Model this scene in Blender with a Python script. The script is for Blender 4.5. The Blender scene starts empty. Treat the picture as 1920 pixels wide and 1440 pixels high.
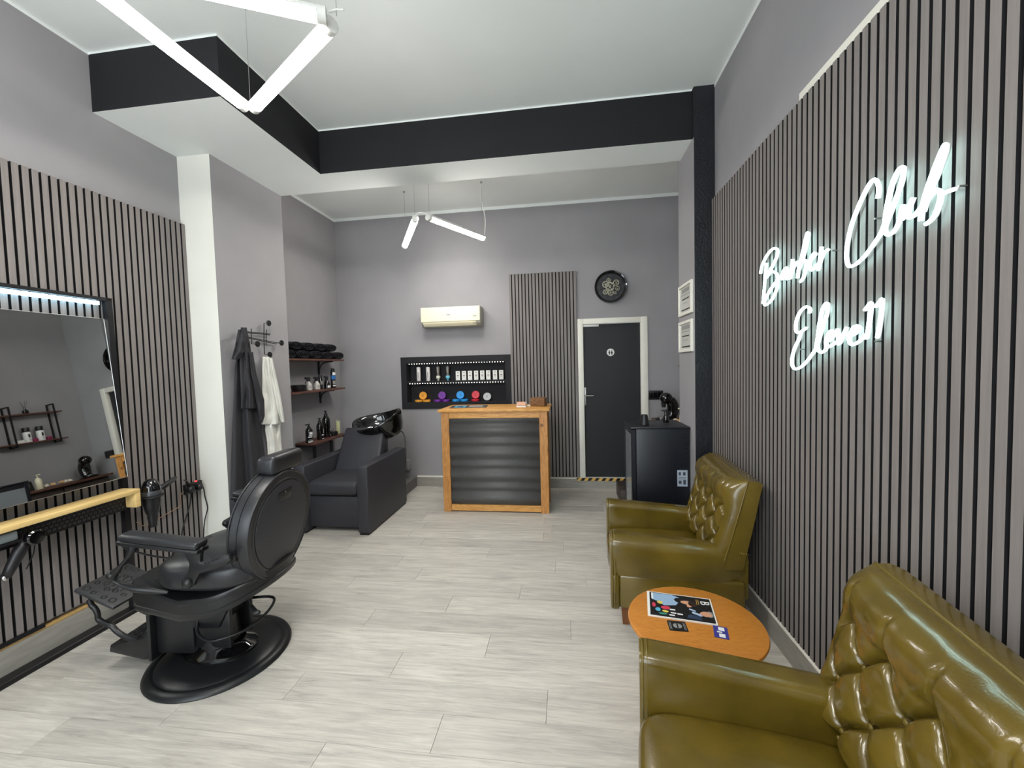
import bpy, bmesh, math, random
from mathutils import Vector, Matrix, noise
random.seed(7)
C = bpy.context.scene.collection
S = bpy.context.scene
R = math.radians

# ---------------------------------------------------------------- camera
CAM_H = 1.46
cam_d = bpy.data.cameras.new('camera'); cam = bpy.data.objects.new('camera', cam_d); C.objects.link(cam)
cam_d.sensor_fit = 'HORIZONTAL'; cam_d.sensor_width = 36.0; cam_d.lens = 36.0 * 768.0 / 1920.0
cam_d.clip_start = 0.02
_y, _p, _r = R(7.56), R(2.6), R(1.48)
_f = Vector((-math.sin(_y) * math.cos(_p), math.cos(_y) * math.cos(_p), -math.sin(_p)))
_rt = Vector((math.cos(_y), math.sin(_y), 0)); _dn = _f.cross(_rt)
_rt2 = math.cos(_r) * _rt + math.sin(_r) * _dn; _dn2 = -math.sin(_r) * _rt + math.cos(_r) * _dn
_m = Matrix((_rt2, -_dn2, -_f)).transposed().to_4x4(); _m.translation = (0, 0, CAM_H)
cam.matrix_world = _m
S.camera = cam

# ---------------------------------------------------------------- world, exposure
w = bpy.data.worlds.new('world'); S.world = w; w.use_nodes = True
w.node_tree.nodes['Background'].inputs[0].default_value = (0.86, 0.95, 1.0, 1)
w.node_tree.nodes['Background'].inputs[1].default_value = 5.2
S.view_settings.view_transform = 'Standard'; S.view_settings.look = 'None'
S.view_settings.gamma = 1.0; S.view_settings.use_curve_mapping = False
S.view_settings.exposure = 0.5
TUBE_POWER = 58.0
NEON_POWER = 8.0

# ---------------------------------------------------------------- mesh helpers
def V(*a): return Vector(a)
def box(bm, x0, x1, y0, y1, z0, z1, bev=0.0, seg=2, mi=0, mtx=None):
    b2 = bmesh.new()
    vs = [b2.verts.new((x, y, z)) for x in (x0, x1) for y in (y0, y1) for z in (z0, z1)]
    for f in ((0,1,3,2), (4,6,7,5), (0,4,5,1), (2,3,7,6), (0,2,6,4), (1,5,7,3)):
        b2.faces.new([vs[i] for i in f])
    bmesh.ops.recalc_face_normals(b2, faces=b2.faces)
    if bev > 0:
        bmesh.ops.bevel(b2, geom=b2.edges[:], offset=bev, segments=seg, profile=0.5, affect='EDGES')
    if mtx is not None: bmesh.ops.transform(b2, matrix=mtx, verts=b2.verts)
    merge(bm, b2, mi); return bm
def merge(bm, b2, mi=0):
    mp = {}
    for v in b2.verts: mp[v] = bm.verts.new(v.co)
    for f in b2.faces:
        try:
            g = bm.faces.new([mp[v] for v in f.verts]); g.material_index = mi; g.smooth = f.smooth
        except ValueError: pass
    b2.free()
def lathe(bm, prof, n=32, mtx=None, cap=True, mi=0):
    b2 = bmesh.new(); rings = []
    for r, z in prof:
        if r < 1e-6: rings.append([b2.verts.new((0, 0, z))])
        else: rings.append([b2.verts.new((r * math.cos(2*math.pi*i/n), r * math.sin(2*math.pi*i/n), z)) for i in range(n)])
    for a, b in zip(rings, rings[1:]):
        for i in range(n):
            j = (i + 1) % n
            if len(a) == 1 and len(b) == 1: continue
            if len(a) == 1: b2.faces.new((a[0], b[i], b[j]))
            elif len(b) == 1: b2.faces.new((a[i], a[j], b[0]))
            else: b2.faces.new((a[i], a[j], b[j], b[i]))
    if cap:
        for rg in (rings[0], rings[-1]):
            if len(rg) > 2: b2.faces.new(rg)
    bmesh.ops.recalc_face_normals(b2, faces=b2.faces)
    if mtx is not None: bmesh.ops.transform(b2, matrix=mtx, verts=b2.verts)
    merge(bm, b2, mi); return bm
def spline(pts, n=6, closed=False):
    P = [Vector(p) for p in pts]; out = []; m = len(P)
    rng = range(m if closed else m - 1)
    for i in rng:
        if closed: p0, p1, p2, p3 = P[i-1], P[i], P[(i+1) % m], P[(i+2) % m]
        else: p0, p1, p2, p3 = P[max(i-1, 0)], P[i], P[i+1], P[min(i+2, m-1)]
        for k in range(n):
            t = k / n
            out.append(0.5 * ((2*p1) + (p2 - p0)*t + (2*p0 - 5*p1 + 4*p2 - p3)*t*t + (3*p1 - p0 - 3*p2 + p3)*t*t*t))
    if not closed: out.append(P[-1])
    return out
def tube(bm, pts, r, n=8, closed=False, caps=True, mi=0, round_caps=False, sx=1.0):
    P = [Vector(p) for p in pts]; m = len(P)
    rad = r if isinstance(r, (list, tuple)) else [r] * m
    b2 = bmesh.new(); rings = []
    up = None
    for i in range(m):
        a = P[i-1] if (i > 0 or closed) else P[i]
        b = P[(i+1) % m] if (i < m-1 or closed) else P[i]
        t = (b - a)
        if t.length < 1e-9: t = Vector((0, 0, 1))
        t.normalize()
        if up is None:
            up = Vector((0, 0, 1)) if abs(t.z) < 0.9 else Vector((1, 0, 0))
        s = t.cross(up)
        if s.length < 1e-6: s = t.cross(Vector((0, 1, 0)))
        s.normalize(); up = s.cross(t); up.normalize()
        rings.append([b2.verts.new(P[i] + rad[i] * (sx * math.cos(2*math.pi*k/n) * s + math.sin(2*math.pi*k/n) * up)) for k in range(n)])
    rr = list(zip(rings, rings[1:])) + ([(rings[-1], rings[0])] if closed else [])
    for a, b in rr:
        for k in range(n):
            j = (k + 1) % n
            b2.faces.new((a[k], a[j], b[j], b[k]))
    if caps and not closed:
        b2.faces.new(rings[0]); b2.faces.new(rings[-1])
    bmesh.ops.recalc_face_normals(b2, faces=b2.faces)
    merge(bm, b2, mi); return bm
def cyl(bm, p0, p1, r0, r1=None, n=20, mi=0):
    return tube(bm, [p0, p1], [r0, r0 if r1 is None else r1], n=n, mi=mi)
def prism(bm, outline, z0, z1, mtx=None, bev=0.0, mi=0, seg=2):
    b2 = bmesh.new()
    lo = [b2.verts.new((x, y, z0)) for x, y in outline]; hi = [b2.verts.new((x, y, z1)) for x, y in outline]
    b2.faces.new(lo[::-1]); b2.faces.new(hi); n = len(lo)
    for i in range(n):
        j = (i + 1) % n; b2.faces.new((lo[i], lo[j], hi[j], hi[i]))
    bmesh.ops.recalc_face_normals(b2, faces=b2.faces)
    if bev > 0:
        ed = [e for e in b2.edges if len(e.link_faces) == 2 and e.calc_face_angle(0) > R(50)]
        bmesh.ops.bevel(b2, geom=ed, offset=bev, segments=seg, profile=0.5, affect='EDGES')
    if mtx is not None: bmesh.ops.transform(b2, matrix=mtx, verts=b2.verts)
    merge(bm, b2, mi); return bm
def ell(bm, c, rx, ry, rz, n=16, m=10, e=1.0, mtx=None, mi=0):
    """(super)ellipsoid; e<1 makes it boxier"""
    b2 = bmesh.new(); rings = []
    sg = lambda v, p: math.copysign(abs(v) ** p, v)
    for i in range(m + 1):
        ph = -math.pi/2 + math.pi * i / m
        if i in (0, m): rings.append([b2.verts.new((0, 0, rz * (-1 if i == 0 else 1)))]); continue
        rings.append([b2.verts.new((rx * sg(math.cos(ph), e) * sg(math.cos(2*math.pi*k/n), e), ry * sg(math.cos(ph), e) * sg(math.sin(2*math.pi*k/n), e), rz * sg(math.sin(ph), e))) for k in range(n)])
    for a, b in zip(rings, rings[1:]):
        for k in range(n):
            j = (k + 1) % n
            if len(a) == 1: b2.faces.new((a[0], b[k], b[j]))
            elif len(b) == 1: b2.faces.new((a[k], a[j], b[0]))
            else: b2.faces.new((a[k], a[j], b[j], b[k]))
    bmesh.ops.recalc_face_normals(b2, faces=b2.faces)
    M = Matrix.Translation(c)
    if mtx is not None: M = M @ mtx
    bmesh.ops.transform(b2, matrix=M, verts=b2.verts)
    merge(bm, b2, mi); return bm
def grid(bm, fn, nu, nv, mi=0, closed_u=False):
    b2 = bmesh.new()
    vs = [[b2.verts.new(fn(i / nu, j / nv)) for i in range(nu if closed_u else nu + 1)] for j in range(nv + 1)]
    for j in range(nv):
        for i in range(nu):
            k = (i + 1) % nu if closed_u else i + 1
            b2.faces.new((vs[j][i], vs[j][k], vs[j+1][k], vs[j+1][i]))
    merge(bm, b2, mi); return bm
NB = bmesh.new
def obj(name, bm, mat, parent=None, smooth=35, loc=None, rot=None):
    me = bpy.data.meshes.new(name); bm.normal_update(); bm.to_mesh(me); bm.free()
    for m in (mat if isinstance(mat, (list, tuple)) else [mat]): me.materials.append(m)
    if smooth:
        me.polygons.foreach_set('use_smooth', [True] * len(me.polygons))
        if smooth < 180: me.set_sharp_from_angle(angle=R(smooth))
    o = bpy.data.objects.new(name, me); C.objects.link(o)
    if parent: o.parent = parent
    if loc: o.location = loc
    if rot: o.rotation_euler = rot
    return o
def tag(o, label, cat, group=None):
    o['label'] = label; o['category'] = cat
    if group: o['group'] = group
    return o
def thing(name, label, cat, loc=(0,0,0), rotz=0.0, group=None, rot=None):
    o = bpy.data.objects.new(name, None); C.objects.link(o); o.empty_display_size = 0.1
    o.location = loc; o.rotation_euler = rot if rot else (0, 0, rotz)
    return tag(o, label, cat, group)
def struct(o, label=None):
    o['kind'] = 'structure'
    if label: o['label'] = label
    return o
def inst(src, parent, loc=(0,0,0), rot=(0,0,0), scale=None, name=None):
    c = src.copy(); C.objects.link(c); c.parent = parent; c.location = loc; c.rotation_euler = rot
    if scale: c.scale = scale
    if name: c.name = name
    return c
def text_obj(name, s, size, mat, parent, mtx, extrude=0.0004):
    cu = bpy.data.curves.new('t', 'FONT'); cu.body = s; cu.size = size; cu.extrude = extrude
    cu.align_x = 'CENTER'; cu.align_y = 'CENTER'; cu.resolution_u = 3
    t = bpy.data.objects.new('t', cu); C.objects.link(t)
    dg = bpy.context.evaluated_depsgraph_get(); me = bpy.data.meshes.new_from_object(t.evaluated_get(dg))
    bpy.data.objects.remove(t); bpy.data.curves.remove(cu)
    me.name = name; me.materials.clear(); me.materials.append(mat); me.transform(mtx)
    o = bpy.data.objects.new(name, me); C.objects.link(o)
    if parent: o.parent = parent
    return o

# ---------------------------------------------------------------- materials
def srgb(r, g, b):
    f = lambda c: c/12.92 if c <= 0.04045 else ((c + 0.055)/1.055) ** 2.4
    return (f(r/255), f(g/255), f(b/255), 1.0)
def mat(name, col, rough=0.5, metal=0.0, var=0.0, vscale=8.0, bump=0.0, bscale=60.0, stretch=(1,1,1), col2=None, emit=None, estr=0.0, spec=None, trans=0.0, coat=0.0, rvar=0.0, ior=None, rnd=False):
    m = bpy.data.materials.new(name); m.use_nodes = True; nt = m.node_tree; L = nt.links
    b = nt.nodes['Principled BSDF']
    b.inputs['Base Color'].default_value = col; b.inputs['Roughness'].default_value = rough; b.inputs['Metallic'].default_value = metal
    if spec is not None: b.inputs['Specular IOR Level'].default_value = spec
    if trans: b.inputs['Transmission Weight'].default_value = trans
    if coat: b.inputs['Coat Weight'].default_value = coat; b.inputs['Coat Roughness'].default_value = 0.08
    if ior: b.inputs['IOR'].default_value = ior
    if emit: b.inputs['Emission Color'].default_value = emit; b.inputs['Emission Strength'].default_value = estr
    if var or bump or rvar:
        tc = nt.nodes.new('ShaderNodeTexCoord'); mp = nt.nodes.new('ShaderNodeMapping'); mp.inputs['Scale'].default_value = stretch
        L.new(tc.outputs['Object'], mp.inputs['Vector'])
        vec = mp.outputs['Vector']
        if rnd:
            oi = nt.nodes.new('ShaderNodeObjectInfo'); ad = nt.nodes.new('ShaderNodeVectorMath'); ad.operation = 'ADD'
            ml = nt.nodes.new('ShaderNodeMath'); ml.operation = 'MULTIPLY'; ml.inputs[1].default_value = 57.0
            L.new(oi.outputs['Random'], ml.inputs[0]); L.new(vec, ad.inputs[0]); L.new(ml.outputs[0], ad.inputs[1]); vec = ad.outputs['Vector']
        if var or rvar:
            nz = nt.nodes.new('ShaderNodeTexNoise'); nz.inputs['Scale'].default_value = vscale; nz.inputs['Detail'].default_value = 6
            L.new(vec, nz.inputs['Vector'])
            rp = nt.nodes.new('ShaderNodeValToRGB')
            c1 = col; c2 = col2 if col2 else tuple(min(1, c * (1 + var)) for c in col[:3]) + (1,)
            c0 = tuple(c * (1 - var) for c in col[:3]) + (1,)
            rp.color_ramp.elements[0].position = 0.3; rp.color_ramp.elements[0].color = c0
            rp.color_ramp.elements[1].position = 0.7; rp.color_ramp.elements[1].color = c2
            L.new(nz.outputs['Fac'], rp.inputs['Fac']); L.new(rp.outputs['Color'], b.inputs['Base Color'])
            if rvar:
                mr = nt.nodes.new('ShaderNodeMapRange'); mr.inputs['To Min'].default_value = rough - rvar; mr.inputs['To Max'].default_value = rough + rvar
                L.new(nz.outputs['Fac'], mr.inputs['Value']); L.new(mr.outputs['Result'], b.inputs['Roughness'])
        if bump:
            n2 = nt.nodes.new('ShaderNodeTexNoise'); n2.inputs['Scale'].default_value = bscale; n2.inputs['Detail'].default_value = 4
            L.new(vec, n2.inputs['Vector'])
            bp = nt.nodes.new('ShaderNodeBump'); bp.inputs['Strength'].default_value = bump; bp.inputs['Distance'].default_value = 0.004
            L.new(n2.outputs['Fac'], bp.inputs['Height']); L.new(bp.outputs['Normal'], b.inputs['Normal'])
    return m
def emis(name, col, s):
    m = bpy.data.materials.new(name); m.use_nodes = True; nt = m.node_tree
    b = nt.nodes['Principled BSDF']; b.inputs['Base Color'].default_value = (0.8, 0.8, 0.8, 1)
    b.inputs['Emission Color'].default_value = col; b.inputs['Emission Strength'].default_value = s
    return m

M = {}
M['wall'] = mat('wall_paint', srgb(151, 149, 152), 0.85, var=0.05, vscale=2.5, bump=0.12, bscale=45)
M['ceil'] = mat('ceiling_paint', srgb(236, 240, 239), 0.9, var=0.02, vscale=2, bump=0.06, bscale=40)
M['white_paint'] = mat('white_paint', srgb(226, 226, 218), 0.8, var=0.03, vscale=3, bump=0.15, bscale=35)
M['black_paint'] = mat('black_paint', srgb(17, 17, 23), 0.75, var=0.12, vscale=3, bump=0.1, bscale=40)
M['black_plaster'] = mat('black_plaster', srgb(24, 27, 34), 0.42, var=0.2, vscale=10, bump=0.9, bscale=70)
M['felt'] = mat('felt', srgb(14, 14, 18), 0.95, var=0.2, vscale=80)
M['slat'] = mat('slat_veneer', srgb(126, 120, 118), 0.6, var=0.10, vscale=30, bump=0.1, bscale=90, stretch=(3, 3, 0.12), rnd=True)
M['slat_dark'] = M['slat']
M['laminate'] = mat('laminate_skirting', srgb(150, 147, 140), 0.5, var=0.12, vscale=14, stretch=(.5, .5, 4))
M['trim_white'] = mat('trim_white', srgb(232, 230, 220), 0.45, var=0.02)
M['trim_tan'] = mat('trim_tan', srgb(178, 146, 92), 0.5, var=0.1, vscale=20)
M['door_black'] = mat('door_black', srgb(21, 23, 29), 0.55, var=0.25, vscale=4, stretch=(1, 1, .35), rvar=0.12)
M['black_metal'] = mat('black_metal', srgb(26, 26, 29), 0.42, metal=0.3, var=0.1, vscale=30)
M['black_cast'] = mat('black_cast_metal', srgb(30, 31, 33), 0.36, metal=0.2, bump=0.08, bscale=120)
M['black_plastic'] = mat('black_plastic', srgb(24, 24, 27), 0.4, var=0.05)
M['black_gloss'] = mat('black_gloss', srgb(9, 9, 11), 0.06, coat=0.6)
M['black_leather'] = mat('black_leather', srgb(33, 34, 38), 0.36, var=0.1, vscale=20, bump=0.15, bscale=260)
M['black_vinyl'] = mat('black_vinyl', srgb(50, 50, 56), 0.5, var=0.08, vscale=12, bump=0.12, bscale=300)
M['chrome'] = mat('chrome', srgb(205, 205, 205), 0.18, metal=1.0)
M['steel'] = mat('brushed_steel', srgb(180, 180, 178), 0.35, metal=1.0)
M['green_leather'] = mat('olive_leather', srgb(98, 81, 25), 0.22, var=0.25, vscale=5, bump=0.10, bscale=220, coat=0.35, rvar=0.05)
M['piping'] = mat('olive_piping', srgb(104, 88, 30), 0.3, coat=0.2)
M['dark_leg'] = mat('brown_leg', srgb(112, 68, 32), 0.4, var=0.2, vscale=20, stretch=(4, 4, .5))
M['brass'] = mat('brass', srgb(170, 140, 70), 0.3, metal=1.0)
M['cream'] = mat('cream_plastic', srgb(238, 230, 200), 0.4)
M['grey_plastic'] = mat('grey_plastic', srgb(165, 163, 150), 0.45)
M['white_plastic'] = mat('white_plastic', srgb(232, 232, 230), 0.4)
M['paper'] = mat('paper', srgb(228, 228, 224), 0.6)
M['print_grey'] = mat('print_grey', srgb(140, 140, 138), 0.7)
M['print_black'] = mat('print_black', srgb(18, 18, 20), 0.35)
M['walnut'] = mat('walnut_board', srgb(92, 60, 50), 0.5, var=0.25, vscale=16, stretch=(4, .4, 4), bump=0.08)
M['pine'] = mat('pine_board', srgb(226, 190, 122), 0.5, var=0.10, vscale=14, stretch=(6, .35, 6), col2=srgb(236, 206, 142))
M['mirror'] = mat('mirror_glass', (0.74, 0.76, 0.75, 1), 0.01, metal=1.0)
M['cape'] = mat('black_cape_cloth', srgb(42, 42, 47), 0.75, bump=0.25, bscale=350)
M['towel_white'] = mat('white_towel', srgb(228, 228, 222), 0.9, bump=0.4, bscale=300)
M['towel_dark'] = mat('dark_towel', srgb(28, 29, 36), 0.95, var=0.2, vscale=60, bump=1.0, bscale=320)
M['glass_dark'] = mat('dark_glass', srgb(20, 22, 26), 0.05, spec=0.8)
M['clear'] = mat('clear_plastic', (0.95, 0.95, 0.95, 1), 0.08, trans=0.85, ior=1.2)
M['dark_wood'] = mat('dark_wood', srgb(60, 50, 46), 0.5, var=0.2, vscale=12, stretch=(1, .3, 4))
def wood(name, ca, cb, scale=5.0, stretch=(1, 1, 1), rough=0.42, dist=3.0, bump=0.05, knots=False):
    m = bpy.data.materials.new(name); m.use_nodes = True; nt = m.node_tree; L = nt.links; b = nt.nodes['Principled BSDF']
    tc = nt.nodes.new('ShaderNodeTexCoord'); mp = nt.nodes.new('ShaderNodeMapping'); mp.inputs['Scale'].default_value = stretch
    L.new(tc.outputs['Object'], mp.inputs['Vector'])
    n1 = nt.nodes.new('ShaderNodeTexNoise'); n1.inputs['Scale'].default_value = scale; n1.inputs['Detail'].default_value = 8; n1.inputs['Distortion'].default_value = dist
    L.new(mp.outputs['Vector'], n1.inputs['Vector'])
    rp = nt.nodes.new('ShaderNodeValToRGB'); rp.color_ramp.elements[0].color = ca; rp.color_ramp.elements[1].color = cb
    rp.color_ramp.elements[0].position = 0.32; rp.color_ramp.elements[1].position = 0.62
    L.new(n1.outputs['Fac'], rp.inputs['Fac'])
    out = rp.outputs['Color']
    if knots:
        vo = nt.nodes.new('ShaderNodeTexVoronoi'); vo.inputs['Scale'].default_value = 4.5
        L.new(tc.outputs['Object'], vo.inputs['Vector'])
        kr = nt.nodes.new('ShaderNodeValToRGB'); kr.color_ramp.elements[0].color = (0.12, 0.045, 0.012, 1); kr.color_ramp.elements[1].color = (1, 1, 1, 1)
        kr.color_ramp.elements[0].position = 0.04; kr.color_ramp.elements[1].position = 0.10
        L.new(vo.outputs['Distance'], kr.inputs['Fac'])
        mx = nt.nodes.new('ShaderNodeMix'); mx.data_type = 'RGBA'; mx.blend_type = 'MULTIPLY'; mx.inputs['Factor'].default_value = 0.8
        L.new(out, mx.inputs[6]); L.new(kr.outputs['Color'], mx.inputs[7]); out = mx.outputs[2]
    L.new(out, b.inputs['Base Color']); b.inputs['Roughness'].default_value = rough
    if bump:
        bp = nt.nodes.new('ShaderNodeBump'); bp.inputs['Strength'].default_value = bump; bp.inputs['Distance'].default_value = 0.003
        L.new(n1.outputs['Fac'], bp.inputs['Height']); L.new(bp.outputs['Normal'], b.inputs['Normal'])
    return m
M['desk_v'] = wood('stained_pine_upright', srgb(162, 106, 50), srgb(204, 146, 80), 9, (5, 5, .5), knots=True)
M['desk_h'] = wood('stained_pine_rail', srgb(188, 128, 58), srgb(222, 168, 96), 9, (.5, 5, 5), knots=True)
M['table'] = wood('table_veneer', srgb(176, 108, 36), srgb(198, 130, 52), 10, (1.2, 9, 4), rough=0.35)
M['rustic'] = wood('rustic_wood', srgb(70, 46, 26), srgb(142, 100, 58), 14, (2, 4, 4), rough=0.7)

def floor_mat():
    m = bpy.data.materials.new('laminate_plank'); m.use_nodes = True; nt = m.node_tree; L = nt.links; b = nt.nodes['Principled BSDF']
    tc = nt.nodes.new('ShaderNodeTexCoord'); oi = nt.nodes.new('ShaderNodeObjectInfo')
    ml = nt.nodes.new('ShaderNodeMath'); ml.operation = 'MULTIPLY'; ml.inputs[1].default_value = 91.0; L.new(oi.outputs['Random'], ml.inputs[0])
    ad = nt.nodes.new('ShaderNodeVectorMath'); ad.operation = 'ADD'; L.new(tc.outputs['Object'], ad.inputs[0]); L.new(ml.outputs[0], ad.inputs[1])
    mp = nt.nodes.new('ShaderNodeMapping'); mp.inputs['Scale'].default_value = (1.3, 13.0, 1.0); L.new(ad.outputs['Vector'], mp.inputs['Vector'])
    n1 = nt.nodes.new('ShaderNodeTexNoise'); n1.inputs['Scale'].default_value = 2.6; n1.inputs['Detail'].default_value = 12; n1.inputs['Distortion'].default_value = 0.6
    n1.inputs['Roughness'].default_value = 0.70
    L.new(mp.outputs['Vector'], n1.inputs['Vector'])
    rp = nt.nodes.new('ShaderNodeValToRGB'); cr = rp.color_ramp
    cr.elements[0].position = 0.24; cr.elements[0].color = srgb(150, 146, 140); cr.elements[1].position = 0.60; cr.elements[1].color = srgb(214, 209, 200)
    e = cr.elements.new(0.40); e.color = srgb(192, 187, 179)
    L.new(n1.outputs['Fac'], rp.inputs['Fac'])
    mp2 = nt.nodes.new('ShaderNodeMapping'); mp2.inputs['Scale'].default_value = (2.2, 60.0, 1.0); L.new(ad.outputs['Vector'], mp2.inputs['Vector'])
    n2 = nt.nodes.new('ShaderNodeTexNoise'); n2.inputs['Scale'].default_value = 3.0; n2.inputs['Detail'].default_value = 5; L.new(mp2.outputs['Vector'], n2.inputs['Vector'])
    r2 = nt.nodes.new('ShaderNodeMapRange'); r2.inputs['From Min'].default_value = 0.3; r2.inputs['From Max'].default_value = 0.7; r2.inputs['To Min'].default_value = 0.87; r2.inputs['To Max'].default_value = 1.05
    L.new(n2.outputs['Fac'], r2.inputs['Value'])
    vo = nt.nodes.new('ShaderNodeTexVoronoi'); vo.inputs['Scale'].default_value = 1.5; vo.inputs['Randomness'].default_value = 1.0
    mp3 = nt.nodes.new('ShaderNodeMapping'); mp3.inputs['Scale'].default_value = (1.0, 3.5, 1.0); L.new(ad.outputs['Vector'], mp3.inputs['Vector']); L.new(mp3.outputs['Vector'], vo.inputs['Vector'])
    r3 = nt.nodes.new('ShaderNodeMapRange'); r3.inputs['From Min'].default_value = 0.02; r3.inputs['From Max'].default_value = 0.16; r3.inputs['To Min'].default_value = 0.70; r3.inputs['To Max'].default_value = 1.0
    L.new(vo.outputs['Distance'], r3.inputs['Value'])
    r4 = nt.nodes.new('ShaderNodeMapRange'); r4.inputs['To Min'].default_value = 0.84; r4.inputs['To Max'].default_value = 1.03; L.new(oi.outputs['Random'], r4.inputs['Value'])
    q1 = nt.nodes.new('ShaderNodeMath'); q1.operation = 'MULTIPLY'; L.new(r2.outputs[0], q1.inputs[0]); L.new(r3.outputs[0], q1.inputs[1])
    q2 = nt.nodes.new('ShaderNodeMath'); q2.operation = 'MULTIPLY'; L.new(q1.outputs[0], q2.inputs[0]); L.new(r4.outputs[0], q2.inputs[1])
    mx = nt.nodes.new('ShaderNodeMix'); mx.data_type = 'RGBA'; mx.blend_type = 'MULTIPLY'; mx.inputs['Factor'].default_value = 1.0
    L.new(rp.outputs['Color'], mx.inputs[6]); L.new(q2.outputs[0], mx.inputs[7]); L.new(mx.outputs[2], b.inputs['Base Color'])
    b.inputs['Roughness'].default_value = 0.42
    bp = nt.nodes.new('ShaderNodeBump'); bp.inputs['Strength'].default_value = 0.12; bp.inputs['Distance'].default_value = 0.002
    L.new(n2.outputs['Fac'], bp.inputs['Height']); L.new(bp.outputs['Normal'], b.inputs['Normal'])
    return m
M['plank'] = floor_mat()
def pane_mat():
    m = bpy.data.materials.new('window_glass'); m.use_nodes = True; nt = m.node_tree; nt.nodes.remove(nt.nodes['Principled BSDF'])
    t = nt.nodes.new('ShaderNodeBsdfTransparent'); g = nt.nodes.new('ShaderNodeBsdfGlossy'); g.inputs['Roughness'].default_value = 0.02; mx = nt.nodes.new('ShaderNodeMixShader'); mx.inputs[0].default_value = 0.06
    nt.links.new(t.outputs[0], mx.inputs[1]); nt.links.new(g.outputs[0], mx.inputs[2]); nt.links.new(mx.outputs[0], nt.nodes['Material Output'].inputs['Surface'])
    return m
M['pane'] = pane_mat()

# ================================================================ THE SETTING
XL, XR, YB = -2.775, 1.065, 4.832          # left wall, right wall, back wall
YF = -1.7                                  # front of the shop, behind the camera
ZC, ZS, ZB = 3.38, 3.035, 3.325            # main ceiling, beam underside, rear ceiling
XRL, XRR = -2.82, 1.29                     # rear recess left and right walls

bm = NB(); box(bm, -3.0, 1.5, YF, 5.1, -0.12, -0.008)
floor = struct(obj('floor', bm, mat('subfloor', srgb(120, 116, 108), 0.8), smooth=0))
PW, PL, PG = 0.1735, 1.172, 0.0006
full = None
seams = {0: -.54, 1: -.109, 2: -.86, 3: -.434, 4: -1.174, 5: -.744, 6: -.32, 7: -1.065, 8: -.104, 9: -.63, 10: -1.22, 13: -.23}
k = -18
while 1.43 + PW * k < YB:
    y0 = 1.43 + PW * k; y1 = min(y0 + PW, YB + 0.03)
    s = seams.get(k, -0.9 + random.random() * PL)
    x = s - PL * 4
    while x < 1.30:
        a, b_ = max(x, -2.83), min(x + PL, 1.30)
        if b_ - a > 0.02 and y1 > YF:
            whole = (b_ - a > PL - 1e-6) and (y1 - y0 > PW - 1e-6)
            if whole and full is not None:
                o = full.copy(); C.objects.link(o); o.location = ((a + b_)/2, (y0 + y1)/2, 0)
            else:
                bm = NB(); hx, hy = (b_ - a)/2 - PG, (y1 - y0)/2 - PG
                box(bm, -hx, hx, -hy, hy, -0.008, 0.0, bev=0.0008, seg=1)
                o = obj('plank', bm, M['plank'], floor, smooth=0, loc=((a + b_)/2, (y0 + y1)/2, 0))
                if whole: full = o
        x += PL
    k += 1

# walls
def wall(name, boxes, m, label=None):
    bm = NB()
    for b_ in boxes: box(bm, *b_)
    return struct(obj(name, bm, m, smooth=0), label)
wall('wall_left', [(XL - .15, XL, YF, 2.71, 0, ZC), (XRL - .15, XRL, 3.46, YB + .2, 0, ZB + .02)], M['wall'])
wall('wall_right', [(XR, XR + .15, YF, 3.11, 0, ZC), (XRR, XRR + .15, 3.52, YB + .2, 0, ZB + .02)], M['wall'])
NX0, NX1, NZ0, NZ1 = -1.985, -.675, .985, 1.565
DX0, DX1, DZ0, DZ1 = .20, .85, .12, 1.915
wall('wall_back', [(-2.97, NX0, YB, YB + .2, 0, ZB + .02), (NX0, NX1, YB, YB + .2, 0, NZ0), (NX0, NX1, YB, YB + .2, NZ1, ZB + .02),
     (NX1, DX0, YB, YB + .2, 0, ZB + .02), (DX0, DX1, YB, YB + .2, DZ1, ZB + .02), (DX0, DX1, YB, YB + .2, 0, DZ0), (DX1, 1.44, YB, YB + .2, 0, ZB + .02)], M['wall'])
WX0, WX1, WZ0, WZ1 = -2.55, -.25, .25, 2.75      # shop window behind the camera
wall('wall_front', [(-2.95, WX0, YF - .15, YF, 0, ZC), (WX1, 1.3, YF - .15, YF, 0, ZC), (WX0, WX1, YF - .15, YF, 0, WZ0), (WX0, WX1, YF - .15, YF, WZ1, ZC)], M['wall'])
bm = NB()
for x in (WX0, -1.43, WX1 - .06): box(bm, x, x + .06, YF - .11, YF - .05, WZ0, WZ1)
for z in (WZ0, WZ1 - .06): box(bm, WX0, WX1, YF - .11, YF - .05, z, z + .06)
wn = struct(obj('window_1', bm, M['black_metal'], smooth=0), 'black framed shop window')
for x0, x1 in ((WX0 + .06, -1.43), (-1.37, WX1 - .06)):
    bm = NB(); box(bm, x0, x1, YF - .082, YF - .078, WZ0 + .06, WZ1 - .06); obj('pane', bm, M['pane'], wn, smooth=0)
# ceiling
wall('ceiling', [(-2.95, 1.44, YF - .15, 3.46, ZC, ZC + .1), (-2.97, 1.44, 3.46, YB + .2, ZB, ZB + .15)], M['ceil'])
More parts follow.
